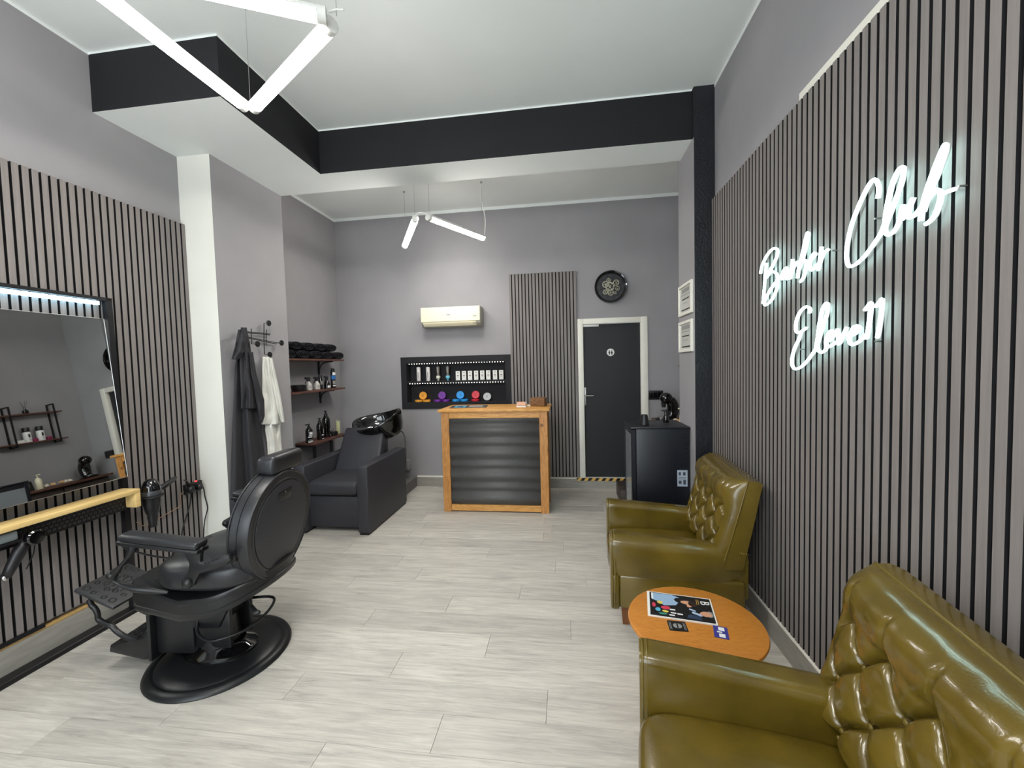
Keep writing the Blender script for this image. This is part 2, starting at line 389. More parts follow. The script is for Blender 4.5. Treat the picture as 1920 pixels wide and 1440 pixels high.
# dropped beam: L shape, black sides, pale underside, thin pale line at the top of the black paint
bm = NB()
BX, BY0, BY1, BYR = -1.925, 2.175, 3.14, 3.46
def quad(bm, pts, mi):
    f = bm.faces.new([bm.verts.new(p) for p in pts]); f.material_index = mi
def vface(p, q):
    zt = ZC - .012
    quad(bm, [(p[0], p[1], ZS), (q[0], q[1], ZS), (q[0], q[1], zt), (p[0], p[1], zt)], 1)
    quad(bm, [(p[0], p[1], zt), (q[0], q[1], zt), (q[0], q[1], ZC), (p[0], p[1], ZC)], 0)
xa, xb = XL - .05, .94
vface((xa, BY0), (BX, BY0)); vface((BX, BY0), (BX, BY1)); vface((BX, BY1), (xb, BY1))
quad(bm, [(xa, BY0, ZS), (xa, BYR, ZS), (BX, BYR, ZS), (BX, BY0, ZS)], 0)
quad(bm, [(BX, BY1, ZS), (BX, BYR, ZS), (xb, BYR, ZS), (xb, BY1, ZS)], 0)
quad(bm, [(xa, BYR, ZS), (xa, BYR, ZC), (xb, BYR, ZC), (xb, BYR, ZS)], 0)
quad(bm, [(xa, BY0, ZC), (BX, BY0, ZC), (BX, BY1, ZC), (xb, BY1, ZC), (xb, BYR, ZC), (xa, BYR, ZC)], 0)
struct(obj('trim_1', bm, [M['ceil'], M['black_paint']], smooth=0), 'L-shaped ceiling beam with black painted sides')
# left pillar: white front, grey side
bm = NB(); PX = -2.512
box(bm, XRL - .15, PX, 2.71, 3.46, 0, ZC - .001)
for f in bm.faces: f.material_index = 1 if f.normal.y < -.5 else 0
bm.normal_update()
for f in bm.faces: f.material_index = 1 if f.normal.y < -.5 else 0
struct(obj('wall_pillar_left', bm, [M['wall'], M['white_paint']], smooth=0), 'pillar with white front and grey side')
# right pillar: black plaster front, grey side
bm = NB(); box(bm, .925, 1.44, 3.11, 3.52, 0, ZC - .001); bm.normal_update()
for f in bm.faces: f.material_index = 1 if f.normal.y < -.5 else 0
struct(obj('wall_pillar_right', bm, [M['wall'], M['black_plaster']], smooth=0), 'pillar with black plaster front and grey side')
# black upper return beside the beam end
bm = NB(); box(bm, .921, .925, 3.11, 3.145, ZS - .0, ZC - .012)
struct(obj('trim_2', bm, M['black_paint'], smooth=0))
# picture-rail strip above the slats on the right wall
bm = NB(); box(bm, 1.045, XR, YF, 2.02, 2.592, 2.625); struct(obj('trim_3', bm, M['trim_white'], smooth=0))
# ceiling paint lapping down onto the tops of the walls
bm = NB(); box(bm, XRL, XRR, YB - .003, YB, ZB - .035, ZB); box(bm, XRL, XRL + .003, 3.46, YB - .003, ZB - .03, ZB); struct(obj('trim_6', bm, M['ceil'], smooth=0))
bm = NB(); box(bm, XR - .003, XR, YF, 3.11, ZC - .02, ZC); box(bm, XL, XL + .003, YF, 2.175, ZC - .015, ZC); struct(obj('trim_7', bm, M['ceil'], smooth=0))
# skirtings: laminate face with a pale cap
def skirting(name, x0, x1, y0, y1, h, cap, capm=None):
    bm = NB(); box(bm, x0, x1, y0, y1, 0, h - cap)
    o = struct(obj(name, bm, M['laminate'], smooth=0))
    bm = NB(); box(bm, x0, x1, y0, y1, h - cap, h, bev=.002, seg=1); obj('cap', bm, capm or M['trim_white'], o, smooth=0)
    return o
skirting('baseboard_right', 1.035, XR, YF, 3.11, .135, .012)
skirting('baseboard_left', XL, -2.735, YF, 2.71, .155, .014, M['trim_tan'])
skirting('baseboard_back', -1.85, 1.29, YB - .035, YB, .125, .012)
skirting('baseboard_pillar', XRL, PX + .012, 2.698, 2.71, .10, .008)
bm = NB(); box(bm, PX, PX + .012, 2.71, 3.46, 0, .1); struct(obj('baseboard_pillar_side', bm, M['laminate'], smooth=0))
bm = NB(); box(bm, XRL, XRL + .012, 3.46, 4.25, 0, .1); struct(obj('baseboard_recess', bm, M['laminate'], smooth=0))
bm = NB(); box(bm, XRR - .012, XRR, 3.53, YB - .036, 0, .1); struct(obj('baseboard_recess_right', bm, M['laminate'], smooth=0))
# low plinth in the left rear corner
bm = NB(); box(bm, XRL, -1.91, 4.27, YB, 0, .08); box(bm, -1.915, -1.85, 4.27, YB, 0, .125, bev=.004, seg=1)
struct(obj('trim_4', bm, mat('grey_plinth', srgb(112, 110, 110), 0.7, var=.1), smooth=0), 'low grey plinth in the left rear corner')

# ---------------------------------------------------------------- slat panelling
def slat_panel(name, label, n, pitch, wdt, thick, h, loc, rotz, felt=.010):
    t = thing(name, label, 'wall panel', loc, rotz)
    L = (n - 1) * pitch + wdt
    bm = NB(); box(bm, 0, L, -felt, 0, 0, h); obj('felt_backing', bm, M['felt'], t, smooth=0)
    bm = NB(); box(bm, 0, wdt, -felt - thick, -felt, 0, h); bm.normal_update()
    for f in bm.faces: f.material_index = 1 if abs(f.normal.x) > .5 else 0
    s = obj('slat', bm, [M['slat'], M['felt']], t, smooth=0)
    for i in range(1, n): inst(s, t, (i * pitch, 0, 0))
    return t
# local +x runs along the wall, local -y is out into the room
slat_panel('slat_panelling', 'tall grey ribbed slat panelling on the wall behind the glowing script sign', 72, .04, .028, .011, 2.456, (XR - .001, 3.105, .136), R(-90), felt=.011)
slat_panel('slat_panelling', 'grey ribbed slat panelling on the left wall behind the mirror station', 52, .04, .028, .014, 2.372, (XL + .001, .640, .1765), R(90), felt=.020)
slat_panel('slat_panelling', 'narrow grey ribbed slat panel on the rear wall beside the black door', 20, .0395, .027, .014, 2.40, (-.645, YB - .0005, .1255), 0, felt=.010)

# black metal strip under the left slats
bm = NB(); box(bm, XL + .002, -2.728, YF, 1.745, .156, .176); struct(obj('trim_5', bm, M['black_metal'], smooth=0))
# ---------------------------------------------------------------- door
d = struct(thing('door_1', 'black painted door in a white frame under the clock', 'door', (DX0, YB, DZ0)))
del d['category']
dw, dh = DX1 - DX0, DZ1 - DZ0
bm = NB(); box(bm, .004, dw - .004, .035, .075, .004, dh - .004, bev=.002, seg=1); leaf = obj('door_leaf', bm, M['door_black'], d, smooth=0)
bm = NB()
for a in ((-.062, .004, 0, dh + .06), (dw - .004, dw + .075, 0, dh + .06)): box(bm, a[0], a[1], -.018, 0.034, a[2], a[3], bev=.006)
box(bm, .004, dw - .004, -.018, .034, dh - .004, dh + .06, bev=.006)
obj('door_frame', bm, M['trim_white'], d)
bm = NB(); box(bm, .004, .185, .015, .034, dh - .032, dh - .006, bev=.003); obj('weather_strip', bm, M['white_plastic'], d)
bm = NB(); box(bm, .008, .03, .028, .0345, .85, 1.06, bev=.003); hp = obj('handle_plate', bm, M['steel'], d)
bm = NB(); tube(bm, [(.019, .03, .965), (.019, -.012, .965), (.025, -.022, .965), (.11, -.022, .965)], .008); obj('handle', bm, M['chrome'], d)
bm = NB(); lathe(bm, [(0, 0), (.043, 0), (.043, .003), (0, .003)], 40, Matrix.Translation((.315, .035, 1.462)) @ Matrix.Rotation(R(90), 4, 'X')); sg = obj('sign_disc', bm, M['white_plastic'], d)
for sx in (-.014, .014):
    bm = NB(); my = .0315
    lathe(bm, [(0, 0), (.0055, 0), (.0055, .0008), (0, .0008)], 14, Matrix.Translation((.315 + sx, my, 1.482)) @ Matrix.Rotation(R(90), 4, 'X'))
    o_ = [(-.008, .012), (.008, .012), (.011, -.006), (.006, -.006), (.005, -.028), (-.005, -.028), (-.006, -.006), (-.011, -.006)] if sx < 0 else [(-.006, .012), (.006, .012), (.013, -.012), (.006, -.012), (.005, -.028), (-.005, -.028), (-.006, -.012), (-.013, -.012)]
    prism(bm, o_, 0, .0008, Matrix.Translation((.315 + sx, my, 1.461)) @ Matrix.Rotation(R(90), 4, 'X')); obj('pictogram', bm, M['print_black'], d)
# hazard tape on the threshold
t = thing('hazard_tape', 'strip of black and yellow hazard tape along the door threshold', 'tape', (.10, YB - .0352, .092))
UP = Matrix(((1,0,0,0),(0,0,-1,0),(0,1,0,0),(0,0,0,1)))
bm = NB(); box(bm, 0, .80, -.0006, 0, 0, .034); obj('tape', bm, M['print_black'], t, smooth=0)
YEL = mat('tape_yellow', srgb(222, 178, 84), 0.5)
bm = NB(); prism(bm, [(0, 0), (.04, 0), (.065, .034), (.025, .034)], .0006, .001, UP); y_ = obj('stripe', bm, YEL, t, smooth=0)
for i in range(1, 10): inst(y_, t, (i * .08, 0, 0))

# ================================================================ LAMPS
M['tube_on'] = emis('lit_tube', (1.0, 0.965, 0.90, 1), TUBE_POWER)
M['lamp_white'] = mat('lamp_white', srgb(235, 235, 230), 0.4)
def led_tube(parent, p0, p1, r=.029):
    p0, p1 = Vector(p0), Vector(p1); L = (p1 - p0).length
    def arc(a0, a1, n, l0, l1, rr):
        bm = NB()
        def fn(u, v):
            a = a0 + (a1 - a0) * u; return V(l0 + (l1 - l0) * v, rr * math.cos(a), rr * math.sin(a))
        grid(bm, fn, n, 1); return bm
    ang = math.atan2(p1.y - p0.y, p1.x - p0.x)
    bm = arc(R(0), R(180), 12, .03, L - .03, r)
    box(bm, .03, L - .03, -r * .99, r * .99, r * .0, r * .06)
    h = obj('housing', bm, M['lamp_white'], parent, loc=p0, rot=(0, 0, ang))
    obj('diffuser', arc(R(180), R(360), 16, .035, L - .035, r * .985), M['tube_on'], parent, smooth=180, loc=p0, rot=(0, 0, ang))
    for x0 in (0, L - .036):
        bm = NB(); tube(bm, [(x0, 0, 0), (x0 + .002, 0, 0), (x0 + .034, 0, 0), (x0 + .036, 0, 0)], [r * .9, r * 1.03, r * 1.03, r * .9], n=20)
        obj('end_cap', bm, M['lamp_white'], parent, loc=p0, rot=(0, 0, ang))
def cable(parent, x, y, z0, z1, name='cable', r=.0012):
    bm = NB(); tube(bm, [(x, y, z0), (x, y, z1)], r, n=6); lathe(bm, [(0, 0), (.011, 0), (.011, .012), (0, .018)], 12, Matrix.Translation((x, y, z1 - .012)))
    return obj(name, bm, M['steel'], parent)
def triangle_lamp(label, A, B_, Cc, z, zc):
    t = thing('tube_pendant', label, 'lamp', (0, 0, 0), group='hanging tube lamps')
    A, B_, Cc = Vector(A), Vector(B_), Vector(Cc)
    for p, q in ((A, B_), (B_, Cc), (Cc, A)):
        d = (q - p).normalized(); led_tube(t, p + d * .035, q - d * .035)
    for p in (A, B_, Cc):
        cable(t, p.x, p.y, z + .01, zc)
        bm = NB(); tube(bm, [(p.x - .03, p.y, z + .028), (p.x, p.y, z + .034), (p.x + .03, p.y, z + .028)], .004, n=8); obj('joint', bm, M['lamp_white'], t)
    return t
ZT = 2.80
triangle_lamp('large lit triangle of white tubes hanging above the barber chair', (-1.578, 1.975, ZT), (-.842, 1.53, ZT), (-1.590, 1.165, ZT), ZT, ZC)
triangle_lamp('added fill lamp, a triangle of white tubes unseen behind the camera', (-.55, .05, ZT), (.20, -.40, ZT), (-.55, -.80, ZT), ZT, ZC)  # extra lamp added out of view to brighten the room, matching the hanging one
t = thing('tube_pendant', 'small lit V of two white tubes hanging before the rear wall', 'lamp', (0, 0, 0), group='hanging tube lamps')
zb = 2.765
led_tube(t, (-1.69, 4.27, zb), (-1.275, 3.50, zb)); led_tube(t, (-1.165, 3.49, zb), (-.795, 4.19, zb))
for x, y in ((-1.66, 4.235), (-1.285, 3.51), (-1.155, 3.51), (-.815, 4.165)): cable(t, x, y, zb + .02, ZB)
bm = NB(); tube(bm, [(-1.275, 3.49, zb + .02), (-1.22, 3.46, zb + .03), (-1.165, 3.48, zb + .02)], .006); obj('joint', bm, M['lamp_white'], t)
bm = NB(); tube(bm, spline([(-.80, 4.19, zb + .03), (-.79, 4.2, zb + .2), (-.82, 4.17, zb + .4), (-.813, 4.165, ZB - .02)], 6), .0035, n=6); obj('power_cord', bm, M['lamp_white'], t)

# ================================================================ NEON SIGN
M['neon'] = emis('neon_white', (0.60, 1.0, 0.97, 1), NEON_POWER)
def px2x(px, py, X):                                   # photo pixel to a point on the plane x = X
    d = _rt2 * ((px - 960) / 768.0) + _dn2 * ((py - 720) / 768.0) + _f
    return V(0, 0, CAM_H) + d * (X / d.x)
NXP = 1.022
sign = thing('neon_sign', 'glowing white handwritten neon tube sign on the grey slat wall', 'neon sign', (NXP, 2.0, 1.5))
def strokes(ox, oy, sc, lists):
    for pts in lists:
        P = [px2x(ox + x / sc, oy + y / sc, NXP) - V(NXP, 2.0, 1.5) for x, y in pts]
        bm = NB(); sp = spline(P, 6); tube(bm, sp, .0052, n=8); obj('neon_tube', bm, M['neon'], sign, smooth=180)
        bm = NB(); tube(bm, [p + V(.0075, 0, 0) for p in sp], .0034, n=6); obj('tube_backing', bm, M['white_plastic'], sign, smooth=180)
strokes(1410, 420, 8.47, [
  [(130,790),(150,680),(200,560),(260,460),(330,395),(385,390),(405,440),(385,530),(330,650),(265,760),(215,860)],
  [(222,620),(210,760),(195,950),(180,1150),(166,1265)],
  [(222,860),(270,790),(330,755),(385,790),(405,870),(395,1000),(355,1120),(290,1230),(215,1290),(190,1262),(215,1180),(290,1040),(370,930),(420,860),(460,830)],
  [(550,690),(500,740),(468,820),(478,872),(520,850),(552,770),(562,705),(548,790),(552,872),(598,838)],
  [(640,560),(625,700),(607,868),(640,730),(680,640),(722,600)],
  [(715,860),(740,700),(790,500),(835,290),(868,160),(885,140),(890,180),(862,330),(805,520),(752,660)],
  [(735,740),(780,620),(830,575),(855,612),(845,720),(812,850),(765,918)],
  [(862,640),(910,585),(965,530),(998,485),(985,465),(935,540),(912,650),(932,728),(980,715),(1032,640)],
  [(1100,362),(1080,500),(1050,740),(1080,600),(1130,480),(1208,402)]])
strokes(1570, 250, 5.333, [
  [(400,650),(410,560),(395,485),(365,462),(310,520),(230,680),(150,880),(100,1080),(87,1240),(110,1325),(170,1318),(260,1240),(360,1110),(430,1000),(470,900)],
  [(470,900),(490,740),(540,520),(600,380),(645,338),(660,362),(640,480),(580,660),(500,860),(472,955),(500,1015),(560,985),(610,895),(640,770),(655,712)],
  [(655,712),(632,800),(640,862),(690,790),(725,710),(752,645)],
  [(752,645),(706,770),(705,836),(742,838),(800,785),(832,740)],
  [(828,875),(850,720),(900,540),(980,320),(1060,132),(1082,122),(1070,200),(1000,400),(905,620),(852,790)],
  [(860,720),(930,620),(990,565),(1030,600),(1010,720),(960,840),(882,912)],
  [(1030,622),(1080,590),(1178,556)]])
strokes(1470, 545, 9.0, [
  [(422,378),(432,312),(395,272),(330,292),(260,370),(212,480),(192,600),(203,688),(250,708),(320,668),(375,627)],
  [(290,692),(240,830),(172,980),(132,1130),(132,1250),(172,1316),(250,1308),(340,1240),(440,1120),(530,990)],
  [(530,990),(560,800),(590,560),(640,330),(700,218),(735,232),(730,340),(690,480),(620,700),(562,900),(572,1000),(630,1042),(690,1008),(715,930)],
  [(700,868),(760,840),(820,765),(828,688),(780,685),(725,770),(702,880),(740,945),(800,928),(870,868)],
  [(900,642),(905,760),(912,898),(950,860),(1000,740),(1052,622)],
  [(1052,742),(1110,762),(1200,720),(1258,640),(1240,594),(1170,622),(1112,730),(1094,840),(1132,906),(1200,898),(1290,840),(1358,742)],
  [(1360,330),(1410,265),(1460,212),(1440,450),(1390,818)],
  [(1542,272),(1600,205),(1650,148),(1640,350),(1605,600),(1572,798)]])
for px, py in ((1797, 349), (1432, 520), (1500, 655), (1640, 640), (1560, 470), (1640, 410)):
    p = px2x(px, py, NXP) - V(NXP, 2.0, 1.5); bm = NB(); cyl(bm, p, p + V(.0195, 0, 0), .003, n=8); obj('standoff', bm, M['steel'], sign)

# ================================================================ BARBER CHAIR
bc = thing('barber_chair', 'black vintage barber chair with oval backrest and round base before the mirror', 'barber chair', (-1.80, 1.845, 0), R(4))
M['foot_metal'] = mat('foot_metal', srgb(58, 58, 60), .45, metal=.3, bump=.1, bscale=80)
K, KL, KV = M['black_cast'], M['black_leather'], M['black_plastic']
bm = NB(); lathe(bm, [(0, 0), (.315, 0), (.318, .006), (.312, .018), (.298, .026), (.285, .028), (.278, .024), (.272, .024), (.262, .031), (.20, .040), (0, .040)], 64)
base = obj('base', bm, K, bc)
# raised oval collar on the base
bm = NB(); lathe(bm, [(.18, .036), (.178, .050), (.168, .058), (.135, .072), (.12, .088), (.10, .092), (0, .092)], 48, Matrix.Diagonal((1.0, .72, 1, 1))); obj('base_collar', bm, M['black_gloss'], base)
bm = NB(); lathe(bm, [(.092, .085), (.086, .12), (.080, .2), (.076, .30), (.095, .335)], 32); obj('pedestal', bm, K, bc)
bm = NB(); box(bm, -.11, .12, -.085, -.06, .09, .30, bev=.01); box(bm, -.11, .12, .06, .085, .09, .30, bev=.01)
box(bm, -.17, .17, -.13, .13, .315, .355, bev=.01)
prism(bm, [(-.13, .33), (.14, .33), (.07, .20), (-.06, .20)], -.10, .10, Matrix(((1,0,0,0),(0,0,-1,0),(0,1,0,0),(0,0,0,1))), bev=.008)
obj('pedestal_bracket', bm, K, bc)
bm = NB(); tube(bm, spline([(-.04, -.085, .26), (-.02, -.12, .20), (.06, -.155, .18), (.13, -.145, .185), (.20, -.085, .19), (.225, .03, .20), (.205, .13, .21), (.16, .16, .215), (.07, .14, .22)], 8), .007, n=10); obj('pump_lever', bm, K, bc, smooth=180)
# seat tray: boat-shaped rim, straight front
def dshape(x0, x1, hw0, hw1, n=16):
    pts = []
    for i in range(n + 1):
        a = -math.pi/2 + math.pi * i / n
        pts.append((x1 - hw1 * .80 + hw1 * .80 * math.cos(a), hw1 * math.sin(a)))
    pts += [(.02, hw1 * .995), (-.10, hw0 * 1.06), (x0 + .03, hw0), (x0, hw0 - .03), (x0, -hw0 + .03), (x0 + .03, -hw0), (-.10, -hw0 * 1.06), (.02, -hw1 * .995)]
    return pts
o_ = dshape(-.265, .365, .215, .262)
def ztop(x): return .432 + .55 * max(0, -x - .02) ** 1.6 + .42 * max(0, x - .05) ** 1.5
def zbot(x): return .338 + .25 * max(0, -x - .15) + .45 * max(0, x - .08) ** 1.3
bm = NB()
lv = []
for f, s, dz in ((zbot, .90, .004), (zbot, .985, 0), (zbot, 1.0, .008), (zbot, 1.0, .026), (zbot, .985, .029), (ztop, .985, -.022), (ztop, 1.0, -.019), (ztop, 1.005, -.004), (ztop, .99, .003), (ztop, .90, .0)):
    lv.append([bm.verts.new((x * s, y * s, f(x) + dz)) for x, y in o_])
for a, b_ in zip(lv, lv[1:]):
    for i in range(len(a)): j = (i + 1) % len(a); bm.faces.new((a[i], a[j], b_[j], b_[i]))
bm.faces.new(lv[0][::-1]); bm.faces.new(lv[-1]); bmesh.ops.recalc_face_normals(bm, faces=bm.faces)
obj('seat_frame', bm, K, bc, smooth=40)
# curved front apron under the tray
bm = NB(); prism(bm, [(-.262, .46), (-.262, .375), (-.245, .345), (-.20, .325), (-.12, .33), (-.12, .42)], -.20, .20, Matrix(((1,0,0,0),(0,0,-1,0),(0,1,0,0),(0,0,0,1))), bev=.01); obj('front_apron', bm, K, bc, smooth=40)
# seat cushion
bm = NB(); ell(bm, (.095, 0, .525), .258, .256, .085, 52, 20, .6)
for v in bm.verts:
    r2 = ((v.co.x - .105) / .245) ** 2 + (v.co.y / .252) ** 2
    if v.co.z > .525: v.co.z += .014 * max(0, 1 - r2) - .02 * math.exp(-((v.co.x - .1) ** 2 + v.co.y ** 2) / .004)
    v.co.z += .10 * max(0, v.co.x - .2) - .02 * max(0, -v.co.x)
obj('seat_cushion', bm, KL, bc, smooth=180)
# backrest: egg-shaped shell, thick front cushion, flat rear plate
def egg(k, n, sc=1.0):
    a = 2 * math.pi * k / n
    y = .256 * math.cos(a) * (1 + .06 * math.sin(a)); z = .268 * math.sin(a)
    return y * sc, z * sc
bm = NB(); n = 64
prof = [(-.085, .0), (-.085, .5), (-.080, .80), (-.065, .94), (-.04, 1.0), (-.010, .995), (-.008, .97), (-.006, 1.0), (.034, 1.0), (.042, .985), (.044, .97), (.040, .955), (.040, .86), (.044, .845), (.044, .82), (.041, .81), (.041, 0)]
rings = []
for x, s in prof:
    if s == 0: rings.append([bm.verts.new((x, 0, 0))]); continue
    rings.append([bm.verts.new((x,) + egg(k, n, s)) for k in range(n)])
for a, b_ in zip(rings, rings[1:]):
    for k in range(n):
        j = (k + 1) % n
        if len(a) == 1: bm.faces.new((a[0], b_[k], b_[j]))
        elif len(b_) == 1: bm.faces.new((a[k], a[j], b_[0]))
        else: bm.faces.new((a[k], a[j], b_[j], b_[k]))
bmesh.ops.recalc_face_normals(bm, faces=bm.faces)
BM_ = Matrix.Translation((.325, -.008, .700)) @ Matrix.Rotation(R(6), 4, 'Y')
PLT = Matrix(((0,0,1,0),(1,0,0,0),(0,1,0,0),(0,0,0,1)))
bmesh.ops.transform(bm, matrix=BM_, verts=bm.verts)
back = obj('backrest', bm, KL, bc, smooth=28)
bm = NB(); prism(bm, [egg(k, 48, .80) for k in range(48)], 0, .005, BM_ @ Matrix.Translation((.041, 0, 0)) @ PLT, bev=.0025); obj('rear_plate', bm, M['black_vinyl'], back, smooth=40)
bm = NB(); prism(bm, [(-.055, .175), (.055, .175), (.055, .135), (.038, .122), (-.038, .122), (-.055, .135)], 0, .003, BM_ @ Matrix.Translation((.046, 0, 0)) @ PLT, bev=.0015); obj('lever_plate', bm, K, back)
bm = NB(); ell(bm, BM_ @ V(.05, 0, .16), .006, .008, .008); obj('screw', bm, M['black_gloss'], back)
bm = NB(); tube(bm, [BM_ @ V(-.05, *egg(k, 64, .985)) for k in range(64)], .005, n=6, closed=True); obj('piping', bm, KL, back, smooth=180)
# head rest
HM = Matrix.Translation((.345, .035, 1.005)) @ Matrix.Rotation(R(8), 4, 'Y')
bm = NB(); box(bm, -.052, .05, -.125, .125, -.05, .05, bev=.026, seg=4, mtx=HM)
for v in bm.verts:
    l_ = HM.inverted() @ v.co
    if l_.x < 0 and l_.z > 0: v.co.z -= .012
hr = obj('headrest', bm, KL, bc, smooth=60)
bm = NB(); box(bm, -.005, .016, -.05, .05, -.10, -.03, bev=.005, mtx=HM); obj('headrest_bracket', bm, K, bc)
# arms
XZ = Matrix(((1,0,0,0),(0,0,-1,0),(0,1,0,0),(0,0,0,1)))
for s in (-1, 1):
    ya = s * .300; ax = .055 if s > 0 else 0.0
    AM = Matrix.Translation((.015 + ax, 0, .727)) @ Matrix.Rotation(R(6.5), 4, 'Y')
    bm = NB(); box(bm, -.185, .178, ya - .036, ya + .036, -.008, .024, bev=.013, seg=3, mtx=AM); arm = obj('armrest', bm, KL, bc, smooth=60)
    bm = NB(); box(bm, -.19, .183, ya - .034, ya + .034, -.026, -.006, bev=.006, mtx=AM)
    tube(bm, spline([V(ax, 0, 0) + V(*q) for q in ((-.125, ya, .72), (-.135, ya, .69), (-.165, ya, .65), (-.205, ya, .605), (-.235, ya, .575), (-.222, ya, .542), (-.17, ya - s * .01, .512), (-.10, ya - s * .03, .492), (-.03, ya - s * .05, .47))], 6),
         [.012 + .005 * math.sin(i * .35) for i in range(49)], n=10)
    ell(bm, (-.236 + ax, ya, .576), .022, .022, .022)
    prism(bm, [(q[0] + ax, q[1]) for q in ((-.19, .735), (-.08, .725), (-.11, .705), (-.145, .69), (-.165, .70))], -(ya + .012), -(ya - .012), XZ, bev=.003)
    tube(bm, spline([(-.13, ya, .685), (-.05, ya, .665), (.035, ya, .655), (.055, ya, .68), (.05, ya, .715)], 5), .004, n=6)
    obj('front_arm_bracket', bm, K, arm, smooth=60)
    bm = NB()
    prism(bm, [(.20, .705), (.05, .715), (.045, .708), (.085, .70), (.12, .67), (.135, .63), (.125, .59), (.10, .565), (.10, .54), (.12, .525), (.148, .532), (.16, .56), (.18, .59), (.24, .605), (.30, .625), (.325, .65), (.315, .675), (.26, .655), (.205, .63), (.185, .64), (.188, .67)], -(ya + .011), -(ya - .011), XZ, bev=.004)
    ell(bm, (.124, ya + s * .012, .548), .024, .018, .024)
    obj('rear_arm_bracket', bm, K, arm, smooth=50)
    bm = NB(); box(bm, .272, .308, ya - s * .05 - .012, ya - s * .05 + .012, .615, .76, bev=.006)
    for z in (.64, .74): ell(bm, (.31, ya - s * .05, z), .006, .008, .008, 10, 6)
    obj('back_hinge', bm, K, arm)
# calf panel and foot rests
bm = NB(); box(bm, -.275, -.255, -.13, .13, .05, .35, bev=.006); box(bm, -.255, -.06, -.10, .10, .07, .34, bev=.01); obj('calf_panel', bm, K, bc)
def floral(bm, hx, hy, z, mtx):
    def ring(cx, cy, r, w_): tube(bm, [mtx @ V(cx + r * math.cos(2*math.pi*i/16), cy + r * math.sin(2*math.pi*i/16), z) for i in range(16)], w_, n=5, closed=True)
    def curve(pts): tube(bm, spline([mtx @ V(x, y, z) for x, y in pts], 4), .0025, n=5)
    for k in range(8):
        a = math.pi / 4 * k + .2
        curve([(.015 * math.cos(a), .015 * math.sin(a)), (.038 * math.cos(a + .25), .040 * math.sin(a + .25)), (.060 * math.cos(a - .1), .065 * math.sin(a - .1))])
        ring(.052 * math.cos(a + .39), .062 * math.sin(a + .39), .010, .0025)
    for sx in (-1, 1):
        for sy in (-1, 1):
            ring(sx * hx * .74, sy * hy * .80, .014, .0025); ring(sx * hx * .30, sy * hy * .84, .010, .0025); ring(sx * hx * .78, sy * hy * .40, .010, .0025)
FM = Matrix.Translation((-.545, .005, .362)) @ Matrix.Rotation(R(24), 4, 'Y')
bm = NB(); box(bm, -.105, .115, -.135, .135, -.009, .009, bev=.005, mtx=FM); fp = obj('footrest', bm, M['foot_metal'], bc)
bm = NB(); floral(bm, .098, .13, .009, FM); obj('floral_relief', bm, M['black_metal'], fp, smooth=180)['kind'] = 'stuff'
for s in (-1, 1):
    bm = NB(); y_ = s * .118
    tube(bm, spline([(-.575, y_, .355), (-.565, y_, .325), (-.55, y_, .31), (-.538, y_, .285), (-.535, y_, .255), (-.51, y_, .238), (-.47, y_, .222), (-.44, y_, .192), (-.40, y_, .168), (-.34, y_, .150), (-.27, y_, .15)], 5), .012, n=10)
    obj('footrest_link', bm, K, bc, smooth=180)
bm = NB(); prism(bm, [(-.478, .095), (-.470, .132), (-.30, .165), (-.265, .20), (-.265, .06), (-.30, .058)], -.13, .13, XZ, bev=.006); kp = obj('lower_footrest', bm, K, bc, smooth=40)
KM = Matrix.Translation((-.385, 0, .149)) @ Matrix.Rotation(R(-11), 4, 'Y')
bm = NB(); floral(bm, .08, .11, .0, KM); obj('floral_relief', bm, M['black_metal'], kp, smooth=180)['kind'] = 'stuff'
bm = NB(); cyl(bm, (.30, -.17, .36), (.345, -.20, .352), .010); ell(bm, (.35, -.203, .352), .018, .012, .012); obj('recline_lever', bm, K, bc)

